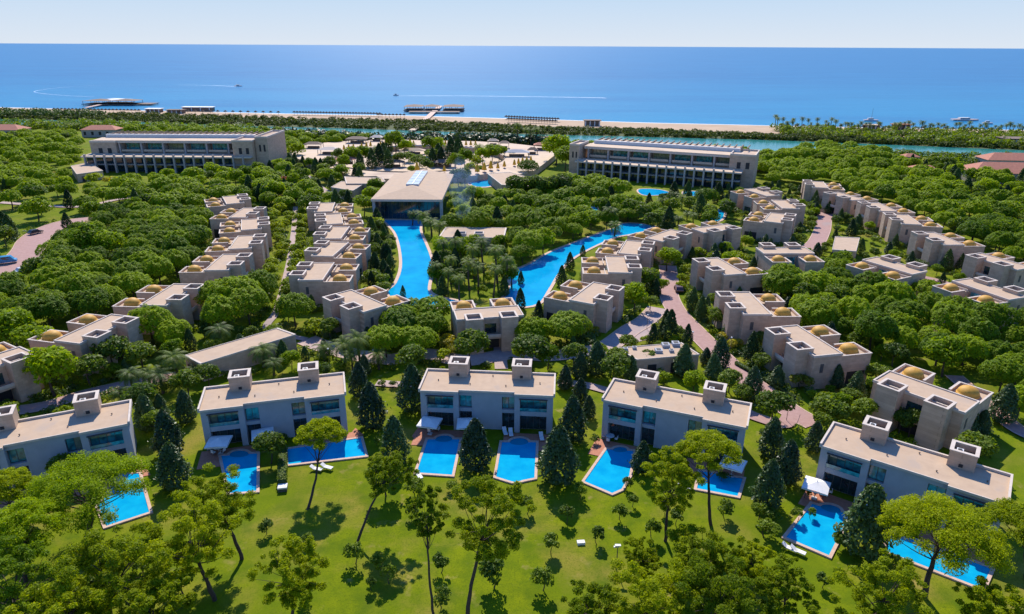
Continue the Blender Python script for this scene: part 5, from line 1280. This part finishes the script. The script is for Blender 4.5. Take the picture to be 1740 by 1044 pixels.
# planting around the domed villas
def beds():
    global nr
    q = random.Random(77); C_, Rd = [], []
    for c, a, hx, hy in FOOT[5:5+len(DV)]:
        for _ in range(44):
            t_ = q.choice([0, 1, 2, 3]); f = q.uniform(-1, 1); off = q.uniform(.7, 3.4)
            lx, ly = (f*hx, (hy+off)) if t_ == 0 else (f*hx, -(hy+off)) if t_ == 1 else (hx+off, f*hy) if t_ == 2 else (-(hx+off), f*hy)
            p = c+Vector((lx*cos(a)-ly*sin(a), lx*sin(a)+ly*cos(a)))
            if blocked(p, .4): continue
            r = q.uniform(.5, 1.35); C_.append((p.x, p.y, r*.6)); Rd.append(r)
    for pts, w in NOTREE_LINE[:7]:
        for k in range(0, len(pts)-1):
            for _ in range(5):
                p = pts[k].lerp(pts[k+1], q.random()); d = (pts[k+1]-pts[k]).normalized(); n = Vector((-d.y, d.x))*q.choice([-1, 1])*(w+q.uniform(0, 2.2)); p = p+n
                if p.y < 80 or blocked(p, .3) or q.random() < .45: continue
                r = q.uniform(.35, 1.0); C_.append((p.x, p.y, r*.5)); Rd.append(r)
    nr = np.random.default_rng(5); h = len(C_); idx = list(range(h)); q.shuffle(idx)
    for mat, sel, nm in ((L_BROAD, idx[:h//2], 'green'), (L_MAG, idx[h//2:int(h*.85)], 'dark'), (L_LIGHT, idx[int(h*.85):], 'bright')):
        p, nn = puffs([C_[i] for i in sel], [Rd[i] for i in sel], len(sel)*75, .2, .85, .4)
        o = stuff(put('garden_shrubbery', quads_mesh('garden_shrubbery', leaf_cloud(p, nn, .2, None, ''), mat))); o['label'] = '%s low planting around the villas and paths' % nm
beds()

# ------------------------------------------------------------------ shore: palms, thatched shades, piers, boats
for i in range(64):
    x = 1315+i*6.9+rng.uniform(-4, 4); y = 214+(x-1310)*.022+rng.uniform(-1, 9)
    c = P(x, y+4, 0); plant('tall_palm', c.x, c.y, rng.uniform(.7, 1.15), wood='')
def make_shade(label):
    t = thing('beach_umbrella', label, 'beach umbrella', group='thatched beach umbrellas')
    MB().lathe([(2.0, 2.4), (1.1, 3.1), (.05, 3.8)], M_THATCH, 8).lathe([(2.0, 2.4), (.05, 2.7)], M_THATCH, 8).obj('canopy', t)
    MB().tube([(0, 0, 0), (0, 0, 3)], [.1, .1], M_WOOD, 5).obj('pole', t); return t
sh = None; rows = [(498, 648, 30, 194.5, .018, 'the beach left of the centre pier', 500), (640, 690, 8, 199, .01, 'the beach just left of the centre pier', 640), (858, 950, 20, 202, .05, 'the beach right of the centre pier', 858), (862, 946, 18, 206, .05, 'the dune edge right of the centre pier', 862), (1320, 1700, 30, 217, .02, 'the right palm beach', 1320), (90, 240, 24, 189, .015, 'the beach near the left pier', 90), (300, 480, 14, 192, .015, 'the beach before the left hotel', 300)]
for x0, x1, n, y, sl, nm, xb in rows:
    for k in range(n):
        xx = x0+(x1-x0)*(k+.5)/n; c = P(xx, y+(xx-xb)*sl+1.5); lb = ORD(k) + ' thatched umbrella along ' + nm
        if sh is None: sh = make_shade(lb); sh.location = (c.x, c.y, .06)
        else: dup(sh, (c.x, c.y, .06), 0, lb)
def pier(label, a, b, w, heads):
    A, B = P(*a, .5), P(*b, .5); d = (B-A).normalized(); n = Vector((-d.y, d.x, 0)); t = thing('pier', label, 'pier', (A.x, A.y, 0)); L = (B-A).length
    R_ = B-A; MB().prism([(n.x*w/2, n.y*w/2), (-n.x*w/2, -n.y*w/2), (R_.x-n.x*w/2, R_.y-n.y*w/2), (R_.x+n.x*w/2, R_.y+n.y*w/2)], .7, 1.1, M_COPING).obj('deck', t)
    for k in range(int(L/10)): p = R_*(k+.5)/int(L/10); MB().tube([(p.x, p.y, -2), (p.x, p.y, .7)], [.35, .35], M_WOOD, 6).obj('pile', t)
    for (x, y, hw, hd, roof) in heads:
        c = P(x, y, 1)-A; MB().box(c.x-hw, c.x+hw, c.y-hd, c.y+hd, .6, 1.12, M_WOOD).obj('platform', t)
        for i in (-1, -.33, .33, 1):
            for j in (-1, 1): MB().tube([(c.x+i*hw*.9, c.y+j*hd*.9, -2), (c.x+i*hw*.9, c.y+j*hd*.9, 4.2 if roof else .6)], [.2, .2], M_WOOD, 5).obj('post', t)
        if roof:
            m = MB(); z = 4.2; q = [(c.x-hw, c.y-hd, z), (c.x+hw, c.y-hd, z), (c.x+hw, c.y+hd, z), (c.x-hw, c.y+hd, z)]; ap = (c.x, c.y, z+1.6)
            for i in range(4): m.poly([q[i], q[(i+1) % 4], ap], M_METAL if roof == 2 else M_WOOD)
            m.obj('roof', t)
pier('timber swimming pier with pavilions reaching out from the middle beach', (722, 205), (748, 181), 5, [(704, 186, 9, 12, 1), (734, 186, 7, 10, 1), (771, 186, 10, 12, 1), (738, 190, 24, 5, 0)])
pier('long low pier platform off the left beach', (146, 184), (170, 179), 4, [(172, 176, 14, 12, 1), (195, 175, 14, 12, 2), (215, 176, 14, 10, 1), (238, 176, 16, 9, 0)])
b = P(700, 224, .3); c = P(716, 214, .3); d = (c-b)
t = thing('footbridge', 'narrow pale footbridge crossing the lagoon toward the middle pier', 'bridge', (b.x, b.y, 0)); n = Vector((-d.y, d.x, 0)).normalized()*2.5
MB().prism([(n.x, n.y), (-n.x, -n.y), (d.x-n.x, d.y-n.y), (d.x+n.x, d.y+n.y)], 1.0, 1.4, M_PLAZA).obj('deck', t)
for s in (-1, 1):
    MB().tube([(n.x*s, n.y*s, 2.3), (n.x*s+d.x, n.y*s+d.y, 2.3)], [.08, .08], M_WOOD, 5).obj('handrail', t)
    for k in range(6): p = d*(k+.5)/6; MB().tube([(p.x+n.x*s*.9, p.y+n.y*s*.9, -.5), (p.x+n.x*s*.9, p.y+n.y*s*.9, 2.3)], [.12, .12], M_WOOD, 5).obj('post', t)
def hut(x, y, w, d, h, label, roofmat, name='beach_pavilion'):
    c = P(x, y); t = thing(name, label, 'pavilion', (c.x, c.y, 0)); MB().box(-w/2+1, w/2-1, -d/2+1, d/2-1, 0, h, M_WOOD).obj('wall', t)
    MB().box(-w/2, w/2, -d/2, d/2, h+.002, h+.5, roofmat).obj('roof', t)
    LM.append(('the '+label.split(' on ')[0].split(' right of')[0].split(' between')[0].split(' alone')[0].split(' by ')[0], Vector((c.x, c.y))))
    for k in range(4): MB().box(-w/2+1+k*(w-2)/3.3, -w/2+1.8+k*(w-2)/3.3, -d/2+.5, -d/2+.9, 0, h, M_METAL).obj('post', t)
hut(263, 191, 15, 9, 3, 'white-roofed beach pavilion right of the left pier', M_CANVAS); hut(338, 189, 30, 9, 3.5, 'long white canopy on the beach before the left hotel', M_CANVAS)
hut(300, 193, 16, 9, 3, 'dark brown beach bar between the two white canopies', M_WOOD); hut(1006, 214, 14, 8, 4, 'dark hut alone on the bare sand right of centre', M_WOOD)
hut(1530, 221, 14, 8, 4, 'reddish roofed bar on the right palm beach', M_RTILE); hut(1480, 222, 12, 8, 4, 'pale roofed bar on the right palm beach', M_PLAZA); hut(1725, 246, 22, 12, 4, 'dark low pavilion by the lagoon at the right edge', M_WOOD)
def boat(x, y, L, label, mast=False, a=0):
    c = P(x, y, -.4); t = thing('boat', label, 'boat', (c.x, c.y, -.4), a); w = L*.14
    m = MB(); st = [(-.5, .8), (-.2, 1.0), (.2, .9), (.42, .5), (.5, .05)]; V0 = []
    for (f, ww) in st: V0.append([(f*L, -w*ww, 1.2), (f*L, -w*ww*.6, -.3), (f*L, w*ww*.6, -.3), (f*L, w*ww, 1.2)])
    for A, B in zip(V0[:-1], V0[1:]):
        for i in range(3): m.poly([A[i], B[i], B[i+1], A[i+1]], M_CANVAS)
        m.poly([A[0], A[3], B[3], B[0]], M_COPING)
    m.poly(V0[0], M_CANVAS); m.obj('hull', t); MB().box(-L*.25, L*.12, -w*.55, w*.55, 1.2, 2.6, M_CANVAS).obj('cabin', t); MB().box(-L*.22, L*.125, -w*.56, w*.56, 1.8, 2.3, M_DARK).obj('windscreen', t)
    if mast: MB().tube([(0, 0, 1.2), (0, 0, 11)], [.15, .08], M_WOOD, 5).obj('mast', t)
boat(405, 147, 12, 'white speedboat far out at sea at the head of its wake', a=0); boat(1640, 205, 24, 'long white excursion boat off the right beach'); boat(1480, 206, 13, 'small boat with a mast off the right palm beach', True); boat(1678, 211, 9, 'tiny white boat right of the excursion boat')
boat(673, 163, 7, 'tiny speedboat at the left end of the long white wake line')
M_FOAM = surf('wake_foam', (.5, .62, .72), .7, (.12, .32, .55), .06, 6, scale and 0 if False else 0) if False else surf('wake_foam', (.60, .70, .78), .7, (.10, .30, .55), .05, 6)
def wake(px, w0, w1, name='wake'):
    pts = smooth_line([Vector((p.x, p.y)) for p in W2(px, -.4)], 8); m = MB(); n = len(pts)
    for i in range(n-1):
        d = (pts[i+1]-pts[i]).normalized(); nn = Vector((-d.y, d.x)); wa = w0+(w1-w0)*i/n; wb = w0+(w1-w0)*(i+1)/n
        m.poly([(*(pts[i]-nn*wa), -.44), (*(pts[i+1]-nn*wb), -.44), (*(pts[i+1]+nn*wb), -.44), (*(pts[i]+nn*wa), -.44)], M_FOAM)
    o = stuff(m.obj(name)); o['label'] = 'pale wake foam on the sea'
wake([(402, 147.3), (360, 145.5), (300, 144.5)], 2.5, .6); wake([(676, 163.2), (760, 163), (860, 164), (1000, 166), (1030, 167)], 1.2, 3.2)
wake([(240, 144), (130, 147), (60, 155), (90, 161), (160, 165)], .6, .8)

def smoke():
    a = P(787, 392, 2); m = MB(); prof = [(.8, 2), (2.2, 7), (3.6, 12), (5.0, 17), (5.4, 21), (3.5, 25), (.2, 27)]
    m.lathe(prof, None, 14); m.mats = []
    mt = bpy.data.materials.new('smoke'); mt.use_nodes = True; nt = mt.node_tree; N = nt.nodes; N.remove(N['Principled BSDF']); v = N.new('ShaderNodeVolumePrincipled')
    v.inputs['Color'].default_value = (.45, .68, 1, 1); g = N.new('ShaderNodeTexCoord'); n = N.new('ShaderNodeTexNoise'); n.inputs['Scale'].default_value = .28; n.inputs['Detail'].default_value = 3
    r = N.new('ShaderNodeMapRange'); r.inputs[1].default_value = .42; r.inputs[2].default_value = .75; r.inputs[4].default_value = .07
    nt.links.new(g.outputs['Object'], n.inputs['Vector']); nt.links.new(n.outputs[0], r.inputs[0]); nt.links.new(r.outputs[0], v.inputs['Density']); nt.links.new(v.outputs[0], N['Material Output'].inputs['Volume'])
    me = bpy.data.meshes.new('smoke'); me.from_pydata(m.v, [], m.f+[list(range(14))[::-1], list(range(84, 98))]); me.materials.append(mt)
    o = stuff(put('smoke_plume', me, None, (a.x, a.y, 0))); o['label'] = 'thin bluish smoke plume rising from the grove beside the lobby hall'
smoke()
# vehicles on the left road and the villa road
def car(x, y, a, col, label, van=False):
    c = P(x, y, .2); t = thing('parked_van' if van else 'parked_car', label, 'van' if van else 'car', (c.x, c.y, .2), a); L, w, h = (4.6, 1.9, 2.1) if van else (4.4, 1.8, 1.45)
    mt = surf('car_paint', col, .3, tuple(v*.8 for v in col), 2, spec=.6); m = MB(); hb = h*.5
    prof = [(-L/2, .35), (-L/2, hb), (-L*.44, h if van else hb+.05), (-L*.38 if van else -L*.32, h), (L*.2 if van else L*.12, h), (L*.36 if van else L*.26, hb+.05), (L*.48, hb*.9), (L/2, .4)]
    n = len(prof)
    for s in (-1, 1): m.poly([(x_, s*w/2*(.9 if z > hb+.1 else 1), z) for x_, z in (prof if s < 0 else prof[::-1])], mt)
    for i in range(n):
        (xa, za), (xb, zb) = prof[i], prof[(i+1) % n]; fa = .9 if za > hb+.1 else 1; fb = .9 if zb > hb+.1 else 1
        m.poly([(xa, -w/2*fa, za), (xa, w/2*fa, za), (xb, w/2*fb, zb), (xb, -w/2*fb, zb)], mt)
    m.obj('body', t); g = MB()
    for s in (-1, 1): y_ = s*(w/2*.955+.01); g.poly([(-L*.3, y_, hb+.12), (L*.2, y_, hb+.12), (L*.1, y_*.96, h-.12), (-L*.3, y_*.96, h-.12)], M_GLASS2)
    g.obj('window', t)
    for sx in (-.3, .31):
        for s in (-1, 1): MB().tube([(sx*L, s*w/2-.1, .33), (sx*L, s*w/2+.1, .33)], [.33, .33], M_DARK, 12).obj('wheel', t)
car(14, 447, .5, (.02, .25, .5), 'bright blue van on the pink road at the left edge', True); car(42, 462, 1.0, (.6, .6, .6), 'white car half hidden by pines at the left road', False)
car(61, 397, 1.1, (.04, .04, .05), 'dark car on the pink road curving at the left', False); car(1153, 494, 1.5, (.1, .04, .05), 'dark red car parked beside the road bend by the villas', False)
# lamps along the road
lp = None
for x, y in ((1175, 590), (1240, 600), (1285, 660), (1170, 640), (560, 620), (636, 622), (1336, 716), (1099, 560)):
    c = P(x, y); lb = None
    if lp is None:
        lp = thing('path_lamp', '', 'lamp post', (c.x, c.y, 0), group='slim lamps along the paths'); MB().tube([(0, 0, 0), (0, 0, 3.4)], [.05, .04], M_FRAME, 6).obj('pole', lp); MB().lathe([(0, 3.4), (.2, 3.42), (.2, 3.6), (0, 3.7)], M_METAL, 8).obj('lamp_head', lp); o = lp
    else: o = dup(lp, (c.x, c.y, 0), 0, '')
    near = min(LM, key=lambda e: (e[1]-Vector((c.x, c.y))).length)[0]; o['label'] = 'slim dark path lamp near ' + near

# ------------------------------------------------------------------ wording for each single plant
def describe():
    groups = {}
    for o, kind, p, wood in PLANTED:
        lm = min(LM, key=lambda e: (e[1]-p).length); a, b = PX((lm[1].x, lm[1].y, 0)), PX((p.x, p.y, 0)); dx, dy = b[0]-a[0], b[1]-a[1]
        rel = ('right of' if dx > 0 else 'left of') if abs(dx) > abs(dy)*1.2 else ('in front of' if dy > 0 else 'behind')
        groups.setdefault((ADJ[kind], rel, lm[0]), []).append((p.length, o))
    ordn = ['nearest', 'second nearest', 'third nearest', 'fourth nearest', 'fifth nearest', 'sixth nearest', 'seventh nearest', 'eighth nearest']
    for (adj, rel, lm), L in groups.items():
        L.sort(key=lambda e: e[0])
        for i, (d, o) in enumerate(L):
            base = '%s %s %s' % (adj, rel, lm)
            while len(base.split()) > 14: adj = adj.split(' ', 1)[1] if ' ' in adj else adj; base = '%s %s %s' % (adj, rel, lm); lm = lm if len(base.split()) <= 14 else lm.rsplit(' ', 1)[0]
            if len(L) == 1: o['label'] = base
            elif len(L) == 2: o['label'] = base + (', nearer one' if i == 0 else ', farther one')
            elif i < 20: o['label'] = base + ', ' + (ordn[i] if i < 8 else ORD(i)+' nearest')
            elif i < 29: o['label'] = base + ', ' + ORD(i) + ' nearest'
            else: o['label'] = base + ', farther off'; o['group'] = 'trees farther off %s %s' % (rel, lm)
describe()
print('objects', len(bpy.data.objects), 'pines', npine, 'far', len(far_verts), {k: len(v) for k, v in (('A', woodA), ('E', woodE), ('F', woodF), ('B', woodB), ('C', woodC), ('J', woodJ), ('G', woodG))})
